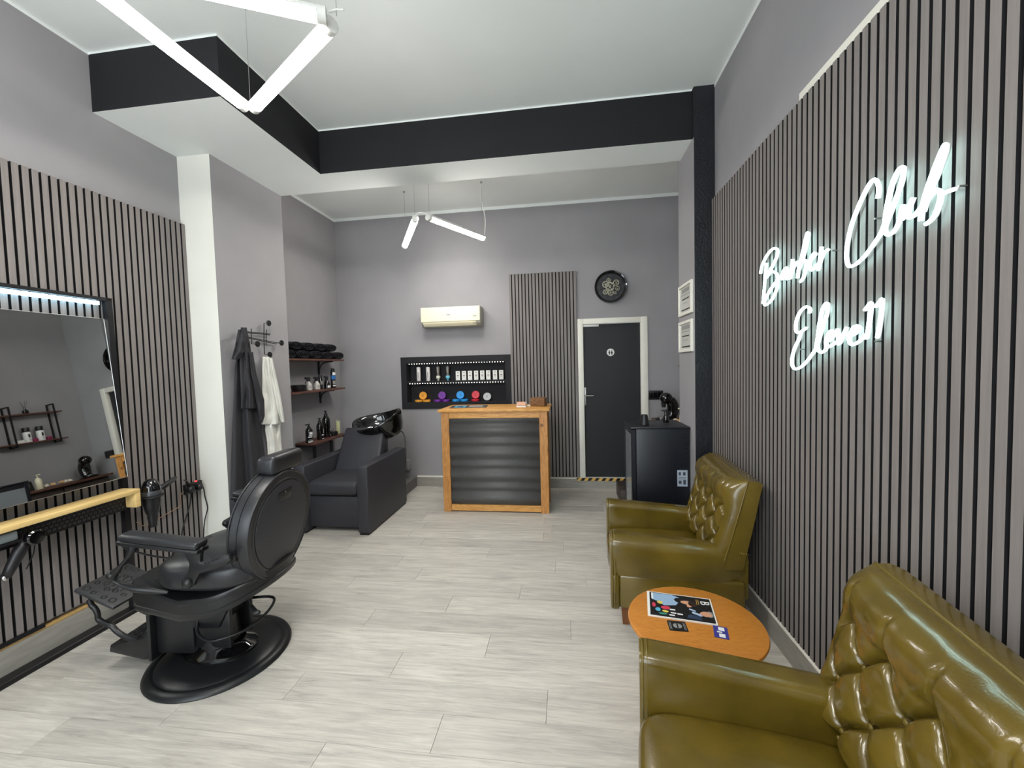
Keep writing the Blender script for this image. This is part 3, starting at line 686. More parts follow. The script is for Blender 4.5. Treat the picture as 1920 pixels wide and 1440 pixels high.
# ================================================================ OLIVE ARMCHAIRS
def armchair(label, loc, rotz, seed):
    t = thing('armchair', label, 'armchair', loc, rotz, 'olive leather armchairs')
    G = M['green_leather']
    # base box with a soft lower edge
    bm = NB(); box(bm, .035, .68, -.335, .335, .105, .30, bev=.018, seg=3); obj('base', bm, G, t, smooth=50)
    # front piping of the base
    # seat cushion
    bm = NB(); ell(bm, (.30, 0, .290), .315, .236, .066, 44, 16, .36)
    for v in bm.verts:
        if v.co.z > .290: v.co.z += .018 * max(0, 1 - ((v.co.x - .30) / .315) ** 2 - (v.co.y / .232) ** 2)
    sc = obj('seat_cushion', bm, G, t, smooth=180)
    for s in (-1, 1):
        # arm: rounded bolster with flared outer side, sloping to the rear
        yi, yo = .222, .352
        def sec(x):
            u = x / .70; top = .515 - .045 * u - .02 * max(0, u - .85) / .15; lo = .285
            w = yo - .012 * max(0, u - .8) / .2 * 3
            pts = []
            r = .055
            for i in range(9):
                a = math.pi * .5 * i / 8; pts.append((w - r + r * math.cos(a), top - r + r * math.sin(a)))
            for i in range(7):
                a = math.pi * .5 + math.pi * .5 * i / 6; pts.append((yi + .035 + .035 * math.cos(a), top - .035 + .035 * math.sin(a)))
            pts += [(yi, .40), (yi, lo), (yi + .03, lo - .004), (w - .045, lo - .004), (w - .022, lo + .004), (w - .006, lo + .05), (w, lo + .12)]
            return pts
        bm = NB(); rings = []
        xs = [.0, .006, .02, .06, .15, .25, .35, .45, .55, .62, .67, .695, .70]
        for x in xs:
            P = sec(x); cy = sum(p[0] for p in P) / len(P); cz = sum(p[1] for p in P) / len(P)
            k_ = {.0: .93, .006: .975, .02: 1.0, .695: .95, .70: .86}.get(x, 1.0)
            bul = .006 * math.sin(math.pi * x / .7)
            rings.append([bm.verts.new((x - .006 * (1 if x == 0 else 0), s * (cy + (p[0] - cy) * k_ + (bul if p[0] > cy else 0)), cz + (p[1] - cz) * k_)) for p in P])
        for a, b_ in zip(rings, rings[1:]):
            for i in range(len(a)): j = (i + 1) % len(a); bm.faces.new((a[i], a[j], b_[j], b_[i]))
        bm.faces.new(rings[0]); bm.faces.new(rings[-1]); bmesh.ops.recalc_face_normals(bm, faces=bm.faces)
        arm = obj('arm', bm, G, t, smooth=45)
        # front facing panel of the arm down to the base, edged with piping
        bm = NB(); box(bm, -.006, .04, s * .222 if s > 0 else -.348, .348 if s > 0 else s * .222, .105, .30, bev=.014, seg=3); obj('arm_front', bm, G, arm, smooth=50)
        P = sec(.02)
        out = [(p[0], p[1]) for p in P[:16]]
        for xx in (.004, .018):
            bm = NB(); line = [(xx, s * (yo - .004), .12), (xx, s * (yo - .004), .30)] + [(xx, s * (y - .004 if y > .28 else y + .004), z - .001) for y, z in out] + [(xx, s * (yi + .004), .42), (xx, s * (yi + .004), .30)]
            tube(bm, line, .0045, n=6); obj('piping', bm, M['piping'], arm, smooth=180)
    # tufted back
    H0, H1 = .37, .835
    def back_pt(y, v, puff):
        # v 0..1 bottom to top, local lean
        x = .555 + .125 * v; z = H0 + (H1 - H0) * v
        return V(x - puff * .966, y, z + puff * .26)
    cs, rs = .172, .097
    def crease(q, w_):
        d_ = abs(q - round(q)); return math.exp(-(d_ / w_) ** 2)
    def puffness(y, zz, v):
        a = y / cs + zz / (2 * rs); b_ = y / cs - zz / (2 * rs)
        dome = (abs(math.sin(math.pi * a)) * abs(math.sin(math.pi * b_))) ** .6
        dia = .55 + .45 * dome - .55 * max(crease(a, .055), crease(b_, .055)) - .35 * crease(a, .16) * crease(b_, .16)
        fold = 1.0 - .55 * crease(y / cs - .5, .045) * max(0, 1 - (v - .70) / .24) - .35 * crease(y / cs - .5, .16) * math.exp(-((v - .70) / .05) ** 2)
        top = min(1, max(0, (v - .685) / .035)); side = min(1, max(0, (abs(y) - .285) / .03))
        inner = dia * (1 - top) + fold * top
        return inner * (1 - side) + 1.0 * side
    NU, NV = 150, 110
    rnd = random.Random(seed)
    off = [rnd.uniform(0, 9) for _ in range(3)]
    def fn(u, v):
        y = (-1 + 2 * u); e = max(0.0, 1 - abs(y) ** 7) ** .5; et = max(0.0, 1 - max(0, (v - .55) / .45) ** 5) ** .5; eb = min(1, v / .06) ** .5
        w = .345 + .008 * math.sin(math.pi * v)
        yy = y * w
        env = e * et * eb
        zz = (v * .48) - .045 + .012 * noise.noise(V(yy * 6 + off[0], v * 5, off[1]))
        pf = puffness(yy + .008 * noise.noise(V(yy * 7, v * 6 + off[2], 1.3)), zz, v)
        roll = .028 * math.exp(-((v - .86) / .14) ** 2)
        puff = env * (.030 + .042 * pf + roll) + .004 * noise.noise(V(yy * 18, v * 14, off[0])) * env
        return back_pt(yy, v, puff)
    bm = NB(); grid(bm, fn, NU, NV)
    bmesh.ops.recalc_face_normals(bm, faces=bm.faces)
    bm.normal_update()
    if sum(f.normal.x for f in bm.faces) > 0: bmesh.ops.reverse_faces(bm, faces=bm.faces)
    back = obj('backrest', bm, G, t, smooth=180)
    # back shell: sides, top and rear
    bm = NB()
    def edge(k):
        q = k
        if q < 1: u, v = 0.0, q
        elif q < 2: u, v = q - 1, 1.0
        else: u, v = 1.0, 3 - q
        return fn(u, v)
    N = 72; front = [edge(3 * i / N) for i in range(N + 1)]
    rear = []
    for p in front:
        v = (p.z - H0) / (H1 - H0); rear.append(V(.66 + .095 * v, p.y * (.985 if abs(p.y) > .3 else 1), p.z - (.012 if v > .9 else 0)))
    mid = [(a * .45 + b_ * .55) + V(0, .006 * (1 if a.y > 0 else -1) if abs(a.y) > .32 else 0, .008 if a.z > H1 - .03 else 0) for a, b_ in zip(front, rear)]
    L1 = [bm.verts.new(p) for p in front]; L2 = [bm.verts.new(p) for p in mid]; L3 = [bm.verts.new(p) for p in rear]
    for A, B_ in ((L1, L2), (L2, L3)):
        for i in range(N): bm.faces.new((A[i], A[i+1], B_[i+1], B_[i]))
    bm.faces.new(L3)
    bmesh.ops.recalc_face_normals(bm, faces=bm.faces)
    obj('back_shell', bm, G, t, smooth=60)
    bm = NB(); box(bm, .60, .70, -.315, .315, .20, .40, bev=.01); obj('back_rail', bm, G, t)
    bm = NB(); tube(bm, [p + V(.002, 0, 0) for p in front], .0055, n=6); obj('back_piping', bm, M['piping'], back, smooth=180)
    for j in range(0, 7):
        for i in range(-3, 4):
            y = i * cs + (cs / 2 if j % 2 else 0); zz = j * rs
            v = (zz + .045) / .48
            if abs(y) < .29 and .08 < v < .72:
                bm = NB(); p = back_pt(y, v, .040); ell(bm, p, .006, .009, .009, 12, 8); obj('button', bm, M['piping'], back, smooth=180)
    for i in range(6):
        bm = NB(); ell(bm, (.63 + i * .011, -.349, .468 - i * .002), .0035, .0035, .0035, 8, 6); obj('stud', bm, M['brass'], t)
    for x in (.075, .60):
        for s in (-1, 1):
            bm = NB(); y = s * .285
            b2 = bmesh.new(); lo = [b2.verts.new((x + dx * .017, y + dy * .017, 0)) for dx, dy in ((-1,-1),(1,-1),(1,1),(-1,1))]; hi = [b2.verts.new((x + dx * .026, y + dy * .026, .112)) for dx, dy in ((-1,-1),(1,-1),(1,1),(-1,1))]
            b2.faces.new(lo[::-1]); b2.faces.new(hi)
            for i in range(4): j = (i + 1) % 4; b2.faces.new((lo[i], lo[j], hi[j], hi[i]))
            merge(bm, b2); obj('leg', bm, M['dark_leg'], t, smooth=0)
    return t
armchair('far olive green tufted leather armchair, beside the black fridge', (.248, 2.588, 0), R(-3.5), 3)
armchair('near olive green tufted leather armchair at the lower right corner', (.190, 1.103, 0), R(-8.5), 11)

# ================================================================ COFFEE TABLE
tb = thing('coffee_table', 'small round orange wood coffee table between the two armchairs', 'table', (.508, 1.732, 0))
bm = NB(); lathe(bm, [(0, .364), (.254, .364), (.263, .369), (.266, .376), (.263, .383), (.258, .385), (0, .385)], 72); obj('tabletop', bm, M['table'], tb)
for i in range(3):
    a = R(100 + 120 * i); bm = NB(); tube(bm, [(.13 * math.cos(a), .13 * math.sin(a), .366), (.20 * math.cos(a), .20 * math.sin(a), 0)], [.017, .011], n=12); obj('leg', bm, M['dark_leg'], tb)
# magazine with its printed cover
ZT0 = .385
mg = thing('magazine', 'magazine with a black cover of barbers lying on the coffee table', 'magazine', (.472, 1.818, ZT0), R(-9.5))
bm = NB(); box(bm, -.125, .125, -.088, .088, 0, .005); obj('pages', bm, M['paper'], mg, smooth=0)
def flat(name, pts, z, m, parent, th=.0003):
    bm = NB(); prism(bm, pts, z, z + th); return obj(name, bm, m, parent, smooth=0)
cov = flat('cover', [(-.115, -.083), (.120, -.083), (.120, .083), (-.115, .083)], .005, M['print_black'], mg)
pm = lambda n_, *c: mat(n_, srgb(*c), 0.35)
def blob(cx, cy, rx, ry, n=18, seed=0, wob=.18):
    rr = random.Random(seed); ph = [rr.uniform(0, 6) for _ in range(3)]
    return [(cx + rx * math.cos(2*math.pi*i/n) * (1 + wob * math.sin(3 * 2*math.pi*i/n + ph[0]) * .5), cy + ry * math.sin(2*math.pi*i/n) * (1 + wob * math.sin(2 * 2*math.pi*i/n + ph[1]) * .5)) for i in range(n)]
P_BLUE = pm('print_blue', 150, 178, 208); P_SKIN = pm('print_skin', 205, 150, 120); P_RED = pm('print_red', 205, 60, 85); P_YEL = pm('print_yellow', 222, 200, 90); P_CY = pm('print_cyan', 90, 175, 210); P_TEAL = pm('print_teal', 60, 140, 130); P_NAVY = pm('print_navy', 45, 60, 85); P_GOLD = pm('print_gold', 168, 134, 62); P_WHITE = pm('print_white', 232, 232, 232); P_LB = pm('print_pale_blue', 170, 190, 220); P_HAIR = pm('print_hair', 52, 34, 30)
zc_ = .0053
def pr(pts, m, dz=0): return flat('print', pts, zc_ + dz, m, cov)
pr([(-.105, .078), (-.025, .080), (.0, .066), (.004, .045), (-.015, .005), (-.06, -.006), (-.085, .02), (-.105, .03)], P_BLUE)
pr(blob(-.005, .045, .013, .016), M['print_black'], .0003)
pr(blob(.027, .036, .022, .012, seed=2), P_SKIN); pr(blob(.050, .030, .017, .018, seed=3), P_HAIR, .0003); pr(blob(.036, .016, .010, .014, seed=4), P_SKIN, .0003)
pr([(.035, -.004), (.058, -.014), (.055, -.022), (.032, -.012)], P_LB); pr([(.045, -.022), (.080, -.040), (.074, -.050), (.040, -.034)], P_LB)
pr(blob(.092, -.030, .022, .016, seed=5), P_SKIN); pr(blob(.106, -.028, .013, .019, seed=6), M['print_grey'], -.0001); pr([(.03, -.045), (.07, -.05), (.075, -.076), (.02, -.07)], P_NAVY)
for x, y, m_, rx, ry in ((-.075, .012, P_YEL, .011, .011), (-.055, -.022, P_RED, .017, .013), (-.085, -.040, P_CY, .010, .012), (-.100, -.010, P_RED, .007, .017), (-.058, -.047, P_YEL, .012, .007), (-.068, -.065, P_TEAL, .016, .006)):
    pr(blob(x, y, rx, ry, seed=int(x * 999)), m_, .0003)
for x, y in ((-.03, -.03), (-.028, -.052), (-.034, -.068), (-.004, -.054)): pr([(x - .010, y - .004), (x + .010, y - .004), (x + .010, y + .004), (x - .010, y + .004)], P_WHITE, .0004)
pr([(-.108, .032), (-.101, .032), (-.101, .078), (-.108, .078)], P_WHITE, .0004)
text_obj('logo', 'B', .05, P_WHITE, cov, Matrix.Translation((.097, .048, zc_ + .0004)) @ Matrix.Rotation(R(-90), 4, 'Z'))
for x in (.066, .073): pr([(x, .03), (x + .003, .03), (x + .003, .068), (x, .068)], P_GOLD, .0004)
mg.scale = (1.08, 1.08, 1)
# cards
cd = thing('business_card', 'black card with a round white emblem on the coffee table', 'card', (.428, 1.684, ZT0), R(-3))
bm = NB(); box(bm, -.036, .036, -.029, .036, 0, .0012); obj('card', bm, M['print_black'], cd, smooth=0)
em = flat('emblem', blob(0, .004, .017, .016, 28, wob=0), .0012, M['print_grey'], cd)
for sx in (-.03, -.025, .025, .03): flat('print', [(sx - .001, -.02), (sx + .001, -.02), (sx + .001, .026), (sx - .001, .026)], .0012, M['print_grey'], cd)
flat('emblem_detail', [(-.004, -.010), (.004, -.010), (.002, .004), (.004, .018), (-.004, .018), (-.002, .004)], .0015, M['print_black'], cd)
bl = thing('business_card', 'blue and white printed card at the edge of the coffee table', 'card', (.586, 1.662, ZT0), R(-14))
P_BL = pm('card_blue', 56, 58, 140)
bm = NB(); box(bm, -.026, .026, -.038, .038, 0, .0015); obj('card', bm, P_BL, bl, smooth=0)
for y in (-.021, .021): flat('print', [(-.008, y - .011), (.014, y - .011), (.014, y + .011), (-.008, y + .011)], .0015, P_WHITE, bl)
flat('print', [(-.014, -.004), (.004, -.004), (.004, .004), (-.014, .004)], .0015, P_WHITE, bl)

# ================================================================ WASH UNIT
wu = thing('wash_unit', 'black vinyl hair washing chair with a glossy black basin', 'wash chair', (-2.085, 3.33, 0))
Vn = M['black_vinyl']
for x0, x1 in ((-.35, -.245), (.245, .35)):
    bm = NB(); box(bm, x0, x1, 0, .86, .018, .613, bev=.014, seg=3); arm = obj('side_panel', bm, Vn, wu, smooth=50)
    bm = NB(); box(bm, x0 + .01, x1 - .01, .01, .85, 0, .018); obj('foot_rail', bm, M['black_plastic'], arm, smooth=0)
bm = NB(); box(bm, -.245, .245, .06, .80, .045, .325, bev=.006); obj('front_panel', bm, Vn, wu)
bm = NB(); box(bm, -.242, .242, .02, .66, .335, .468, bev=.045, seg=4); obj('seat_cushion', bm, Vn, wu, smooth=60)
bm = NB(); BKM = Matrix.Translation((0, .50, .45)) @ Matrix.Rotation(R(-27), 4, 'X')
b2 = bmesh.new(); box(b2, -.235, .235, -.05, .05, -.03, .44, bev=.028, seg=3)
for v in b2.verts: v.co.x *= 1 - .10 * max(0, v.co.z) / .44
for v in b2.verts:
    if v.co.y < 0: v.co.y += .018 * (1 - (v.co.x / .23) ** 2) * .6
bmesh.ops.transform(b2, matrix=BKM, verts=b2.verts); merge(bm, b2); obj('backrest', bm, Vn, wu, smooth=60)
# basin
BW = Matrix.Translation((.105, .80, .872)) @ Matrix.Rotation(R(17), 4, 'X') @ Matrix.Rotation(R(-11), 4, 'Y') @ Matrix.Diagonal((1.03, 1, 1.25, 1))
def rim(a):
    c, s_ = math.cos(a), math.sin(a)
    r = 1.0 + .10 * max(0, -c * .9 - s_ * .2) ** 3
    return .245 * c * r, .205 * s_ * r, .055 + .018 * math.cos(2 * a) - .026 * math.exp(-((a - R(225)) / .42) ** 2) + .012 * max(0, c)
def bowl(u, v):
    a = 2 * math.pi * u; x, y, z = rim(a)
    prof = [(0, -.095), (.35, -.095), (.62, -.075), (.82, -.02), (.94, z - .01), (.985, z), (1.02, z + .004), (1.045, z - .006), (1.04, z - .03), (.95, z * .35 - .055), (.80, -.085), (.60, -.115), (.0, -.12)]
    q = v * (len(prof) - 1); i = min(int(q), len(prof) - 2); f = q - i
    s_ = prof[i][0] * (1 - f) + prof[i+1][0] * f; zz = prof[i][1] * (1 - f) + prof[i+1][1] * f
    return BW @ V(x * s_ + .075 * (1 - s_), y * s_ + .02 * (1 - s_), zz)
bm = NB(); grid(bm, bowl, 64, 36, closed_u=True); bmesh.ops.remove_doubles(bm, verts=bm.verts, dist=.0004); bmesh.ops.recalc_face_normals(bm, faces=bm.faces)
bs = obj('basin', bm, M['black_gloss'], wu, smooth=180)
bm = NB(); lathe(bm, [(0, 0), (.022, 0), (.022, .004), (0, .006)], 20, BW @ Matrix.Translation((.06, .02, -.094))); obj('drain', bm, M['chrome'], bs)
bm = NB(); box(bm, -.05, .17, .70, .84, .10, .72, bev=.01); obj('basin_post', bm, M['black_plastic'], wu)
bm = NB(); tube(bm, spline([(.29, .86, .80), (.325, .90, .74), (.335, .905, .62), (.33, .90, .40), (.30, .88, .14)], 8), .007, n=8); obj('hose', bm, mat('hose_grey', srgb(70, 70, 68), .5), wu, smooth=180)

# ================================================================ RECEPTION DESK
dk = thing('reception_desk', 'pine framed reception desk with black corrugated front panel', 'desk', (-.72, 3.955, 0))
for x in (-.532, .452):
    for y in (0, .33):
        bm = NB(); box(bm, x, x + .08, y, y + .045, 0, 1.01, bev=.003, seg=1); obj('post', bm, M['desk_v'], dk)
for y in (.006, .335):
    bm = NB(); box(bm, -.452, .452, y, y + .034, .945, 1.01, bev=.002, seg=1); obj('rail', bm, M['desk_h'], dk)
    bm = NB(); box(bm, -.452, .452, y, y + .034, .012, .072, bev=.002, seg=1); obj('rail', bm, M['desk_h'], dk)
for s in (-1, 1):
    bm = NB(); box(bm, s * .50 - .008, s * .50 + .008, .045, .33, .02, 1.01); obj('side_panel', bm, M['dark_wood'], dk, smooth=0)
bm = NB(); box(bm, -.556, .556, -.03, .50, 1.01, 1.035, bev=.004); obj('desktop', bm, M['desk_h'], dk)
CORR = mat('corrugated_black', srgb(84, 84, 84), 0.5, var=.08, vscale=40, bump=.25, bscale=220)
def cor(u, v):
    z = .072 + .873 * v
    t_ = (z - .072) / .226; f = t_ - math.floor(t_)
    h = (.5 - .5 * math.cos(2 * math.pi * f / .6)) if f < .6 else .55 * (.5 - .5 * math.cos(2 * math.pi * (f - .6) / .4))
    return V(-.452 + .904 * u, .030 - .030 * h ** .8, z)
bm = NB(); grid(bm, cor, 2, 150); o = obj('corrugated_panel', bm, CORR, dk, smooth=180); sm = o.modifiers.new('s', 'SOLIDIFY'); sm.thickness = .003
ZD = 1.035
t = thing('folder', 'dark folder with a blue picture lying on the reception desk', 'folder', (-1.02, 4.20, ZD), R(6))
bm = NB(); box(bm, -.19, .19, -.11, .11, 0, .006, bev=.001, seg=1); obj('cover', bm, mat('folder_grey', srgb(58, 58, 62), .3), t, smooth=0)
flat('picture', [(-.15, -.09), (-.03, -.09), (-.03, .08), (-.15, .08)], .006, P_CY, t); flat('picture', [(.0, -.08), (.15, -.08), (.15, .09), (.0, .09)], .006, M['print_grey'], t); flat('picture', [(-.12, -.06), (-.06, -.06), (-.06, .04), (-.12, .04)], .0063, P_NAVY, t)
t = thing('card_holder', 'small clear holder of business cards on the reception desk', 'card holder', (-.455, 4.12, ZD))
bm = NB(); box(bm, -.05, .05, -.03, .03, 0, .012, bev=.002); box(bm, -.05, .05, .022, .03, .012, .05, bev=.002); obj('holder', bm, M['white_plastic'], t)
for i in range(4):
    bm = NB(); box(bm, -.042 + .002 * i, .040 + .002 * i, -.016 + .008 * i, -.0145 + .008 * i, .012, .052 - .003 * (i % 2), mtx=Matrix.Translation((0, 0, .012)) @ Matrix.Rotation(R(-18), 4, 'X') @ Matrix.Translation((0, 0, -.012))); obj('card', bm, [P_SKIN, M['paper'], P_HAIR, M['paper']][i], t, smooth=0)
t = thing('wooden_block', 'rustic brown wooden box at the right end of the desk top', 'box', (-.285, 4.20, ZD), R(-12))
bm = NB(); box(bm, -.075, .075, -.055, .055, 0, .088, bev=.004); obj('block', bm, M['rustic'], t)
bm = NB(); box(bm, -.05, .05, -.0565, -.055, .02, .066); obj('front_inlay', bm, M['rustic'], t, smooth=0)
t = thing('paper_slip', 'small white paper slip between the card holder and wooden box', 'paper', (-.385, 4.20, ZD)); bm = NB(); box(bm, -.02, .02, -.02, .02, 0, .012, bev=.002); obj('slips', bm, M['paper'], t)

# ================================================================ DISPLAY NICHE
nk = thing('display_niche', 'black recessed wall niche with two lit shelves of hair products', 'wall niche', (0, YB, 0))
BP = M['black_paint']
ix0, ix1, iz0, iz1, dp = -1.945, -.715, 1.035, 1.515, .13
bm = NB()
box(bm, -2.014, ix0, -.012, 0, .955, 1.592); box(bm, ix1, -.646, -.012, 0, .955, 1.592); box(bm, ix0, ix1, -.012, 0, .955, iz0); box(bm, ix0, ix1, -.012, 0, iz1, 1.592)
obj('frame', bm, BP, nk, smooth=0)
bm = NB(); box(bm, ix0 - .02, ix1 + .02, dp, dp + .012, iz0 - .02, iz1 + .02); obj('back_panel', bm, BP, nk, smooth=0)
bm = NB(); box(bm, ix0 - .012, ix0, 0, dp, iz0, iz1); box(bm, ix1, ix1 + .012, 0, dp, iz0, iz1); box(bm, ix0 - .012, ix1 + .012, 0, dp, iz1, iz1 + .012); box(bm, ix0 - .012, ix1 + .012, 0, dp, iz0 - .012, iz0); obj('lining', bm, BP, nk, smooth=0)
ZSH = 1.295
bm = NB(); box(bm, ix0, ix1, .0, dp, ZSH - .022, ZSH); obj('shelf', bm, BP, nk, smooth=0)
M['led'] = emis('led_dot', (1.0, .95, .84, 1), 4.5)
for zz in (iz1 - .004, ZSH - .026):
    bm = NB(); box(bm, ix0 + .005, ix1 - .005, .012, .022, zz, zz + .003); st = obj('led_strip', bm, M['black_plastic'], nk, smooth=0)
    bm = NB(); ell(bm, (0, 0, 0), 0.005, .005, .005, 10, 6); l0 = obj('led', bm, M['led'], st, smooth=180, loc=(ix0 + .03, .015, zz - .003))
    for i in range(1, 37): inst(l0, st, (ix0 + .03 + i * (ix1 - ix0 - .06) / 36, .015, zz - .003))
def label_print(parent, r, z0, z1, m, a0=-2.2, a1=-.9):
    bm = NB(); grid(bm, lambda u, v: V(r * math.cos(a0 + (a1 - a0) * u), r * math.sin(a0 + (a1 - a0) * u), z0 + (z1 - z0) * v), 8, 1); return obj('print', bm, m, parent, smooth=180)
yN = YB + .062
SIL = mat('pale_can', srgb(222, 218, 218), .35); CLR = mat('clear_tube', srgb(120, 112, 108), .15, coat=.4); WB = mat('pale_grip', srgb(220, 220, 205), .5); BB = mat('aqua_grip', srgb(120, 200, 225), .5)
for i, px in enumerate((-1.815, -1.692)):
    t = thing('spray_can', ['tall pale spray can at the left end of the upper niche shelf', 'second tall pale spray can from the left on the upper niche shelf'][i], 'spray can', (px, yN, ZSH), group='cans in the niche')
    bm = NB(); lathe(bm, [(0, 0), (.023, 0), (.025, .003), (.025, .165), (.022, .172), (0, .172)], 24); obj('body', bm, SIL, t)
    bm = NB(); lathe(bm, [(.0, .172), (.013, .172), (.013, .187), (0, .189)], 16); obj('cap', bm, M['black_plastic'], t)
    label_print(t, .0254, .04, .11, M['print_grey'], -1.7, -1.3)
for i, (px, gm, lb) in enumerate(((-1.565, WB, 'clear brush tube with a white tip, standing on the upper niche shelf'), (-1.443, BB, 'clear brush tube with an aqua blue tip on the upper niche shelf'))):
    t = thing('brush_tube', lb, 'brush', (px, yN, ZSH), group='brush tubes in the niche')
    bm = NB(); lathe(bm, [(0, 0), (.008, 0), (.018, .025), (.025, .03), (.026, .055), (.02, .06), (0, .06)], 20); obj('tip', bm, gm, t)
    bm = NB(); lathe(bm, [(.015, .06), (.017, .09), (.021, .14), (.022, .172), (0, .174)], 20); obj('tube', bm, CLR, t)
    bm = NB(); lathe(bm, [(0, .172), (.014, .172), (.014, .187), (0, .188)], 16); obj('cap', bm, M['black_plastic'], t)
    label_print(t, .0222, .10, .165, M['print_grey'], -1.9, -1.2)
names = ['first white carton from the left', 'second white carton from the left', 'third white carton from the left', 'fourth white carton from the left', 'fifth white carton from the left', 'sixth white carton from the left', 'seventh white carton from the left', 'last white carton at the right end']
for i in range(8):
    t = thing('product_carton', names[i] + ' in the row on the upper niche shelf', 'carton', (-1.315 + i * .0757 + (.006 if i > 5 else 0), yN + .005, ZSH), R(8 + 3 * math.sin(i * 2.1)), group='white cartons in the niche')
    bm = NB(); box(bm, -.026, .026, -.02, .02, 0, .112, bev=.001, seg=1); obj('carton', bm, M['paper'], t, smooth=0)
    for (x0, x1, z0, z1) in ((-.006, .006, .084, .098), (-.012, .012, .05, .064), (-.010, .010, .036, .04)):
        bm = NB(); box(bm, x0, x1, -.0206, -.02, z0, z1); obj('print', bm, M['print_grey'], t, smooth=0)
    bm = NB(); box(bm, .026, .0266, -.012, .012, .02, .095); obj('side_print', bm, M['print_grey'], t, smooth=0)
tin_c = {'orange': (226, 156, 52), 'purple': (112, 44, 150), 'blue': (40, 150, 226), 'red': (206, 38, 58), 'silver': (186, 190, 192)}
TM = {k: mat('tin_' + k, srgb(*v), .35) for k, v in tin_c.items()}; TD = {k: mat('tin_print_' + k, tuple(c * .18 for c in srgb(*v)[:3]) + (1,), .4) for k, v in tin_c.items()}
def tin(label, colr, loc, rot, r=.049, h=.026):
    t = thing('hair_wax_tin', label, 'tin', loc, rot=rot, group='wax tins in the niche')
    bm = NB(); lathe(bm, [(0, 0), (r - .006, 0), (r - .002, .003), (r - .002, h * .45), (r, h * .5), (r, h - .003), (r - .003, h), (r - .009, h), (r - .011, h - .002), (0, h - .002)], 36); obj('tin', bm, TM[colr], t)
    text_obj('logo', 'B', .034, TD[colr], t, Matrix.Translation((0, 0, h - .0018)))
    return t
ZN0 = iz0
for colr, px, kind in (('orange', -1.775, 3), ('purple', -1.530, 3), ('blue', -1.298, 3), ('red', -1.105, 2), ('silver', -.962, 1)):
    if kind == 3:
        tin(f'{colr} wax tin lying flat as the left foot of the {colr} tin trio', colr, (px - .0515, YB + .065, ZN0), (0, 0, 0))
        tin(f'{colr} wax tin lying flat as the right foot of the {colr} tin trio', colr, (px + .0515, YB + .065, ZN0), (0, 0, 0))
        tin(f'{colr} wax tin standing upright on top of the {colr} tin trio', colr, (px, YB + .098, ZN0 + .026 + .0485), (R(82), 0, 0))
    elif kind == 2:
        tin(f'{colr} wax tin lying flat under the upright red one', colr, (px, YB + .06, ZN0), (0, 0, 0))
        tin(f'{colr} wax tin standing upright on the flat red tin', colr, (px, YB + .098, ZN0 + .026 + .0485), (R(82), 0, 0))
    else:
        tin('silver wax tin standing alone at the right of the lower niche shelf', colr, (px, YB + .098, ZN0 + .0488), (R(80), 0, 0))

# ================================================================ AIR CONDITIONER
ac = thing('air_conditioner', 'cream split air conditioner high on the rear wall', 'air conditioner', (-1.315, YB, 1.935))
bm = NB(); P0 = Matrix(((0,0,1,0),(1,0,0,0),(0,1,0,0),(0,0,0,1)))
prof = [(0, .0), (0, .22), (-.175, .222), (-.19, .215), (-.193, .06), (-.19, .035), (-.15, .0), (-.05, -.008)]
prism(bm, prof, -.352, .352, P0, bev=.004); obj('body', bm, M['grey_plastic'], ac, smooth=40)
bm = NB(); prism(bm, [(-.19, .222), (-.197, .216), (-.200, .055), (-.193, .05), (-.185, .06), (-.18, .21)], -.352, .344, P0, bev=.002); obj('front_panel', bm, M['cream'], ac, smooth=40)
bm = NB(); prism(bm, [(-.197, .047), (-.194, .034), (-.155, .002), (-.148, .006), (-.188, .043)], -.33, .30, P0); obj('flap', bm, M['cream'], ac, smooth=40)
bm = NB(); box(bm, .26, .30, -.187, -.182, .022, .034); obj('display', bm, M['print_black'], ac, smooth=0)
for x0, x1, z in ((-.045, .0, .125), (.27, .31, .10)): bm = NB(); box(bm, x0, x1, -.2012, -.198, z, z + .009); obj('maker_mark', bm, M['print_grey'], ac, smooth=0)

# ================================================================ CLOCK
ck = thing('wall_clock', 'round black wall clock with exposed silver gears above the door', 'clock', (.520, YB, 2.322), rot=(R(90), 0, 0))
bm = NB(); lathe(bm, [(.0, 0), (.172, 0), (.180, .01), (.182, .05), (.176, .062), (.165, .058), (.158, .03), (.156, .012), (0, .012)], 64); obj('rim', bm, M['black_gloss'], ck)
bm = NB(); lathe(bm, [(0, .0125), (.150, .0125), (.150, .014), (0, .014)], 64); obj('dial', bm, mat('dial_black', srgb(38, 38, 44), .35), ck)
GR = mat('gear_metal', srgb(186, 184, 166), .35, metal=.5)
def gear(x, y, r, z, spokes=5):
    bm = NB(); nt_ = max(12, int(r * 700)); o_ = []
    for i in range(nt_ * 2):
        a = math.pi * i / nt_; rr = r * (1.0 if i % 2 else .9); o_.append((x + rr * math.cos(a), y + rr * math.sin(a)))
    tube(bm, [(x + r * .84 * math.cos(2*math.pi*i/28), y + r * .84 * math.sin(2*math.pi*i/28), z) for i in range(28)], r * .16, n=6, closed=True)
    for i in range(nt_):
        a = 2 * math.pi * i / nt_; cyl(bm, (x + r * .9 * math.cos(a), y + r * .9 * math.sin(a), z), (x + r * 1.06 * math.cos(a), y + r * 1.06 * math.sin(a), z), r * .06, n=4)
    for i in range(spokes):
        a = 2 * math.pi * i / spokes + x * 9; cyl(bm, (x, y, z), (x + r * .8 * math.cos(a), y + r * .8 * math.sin(a), z), r * .09, n=6)
    ell(bm, (x, y, z), r * .26, r * .26, .004, 12, 6); return obj('gear', bm, GR, ck, smooth=60)
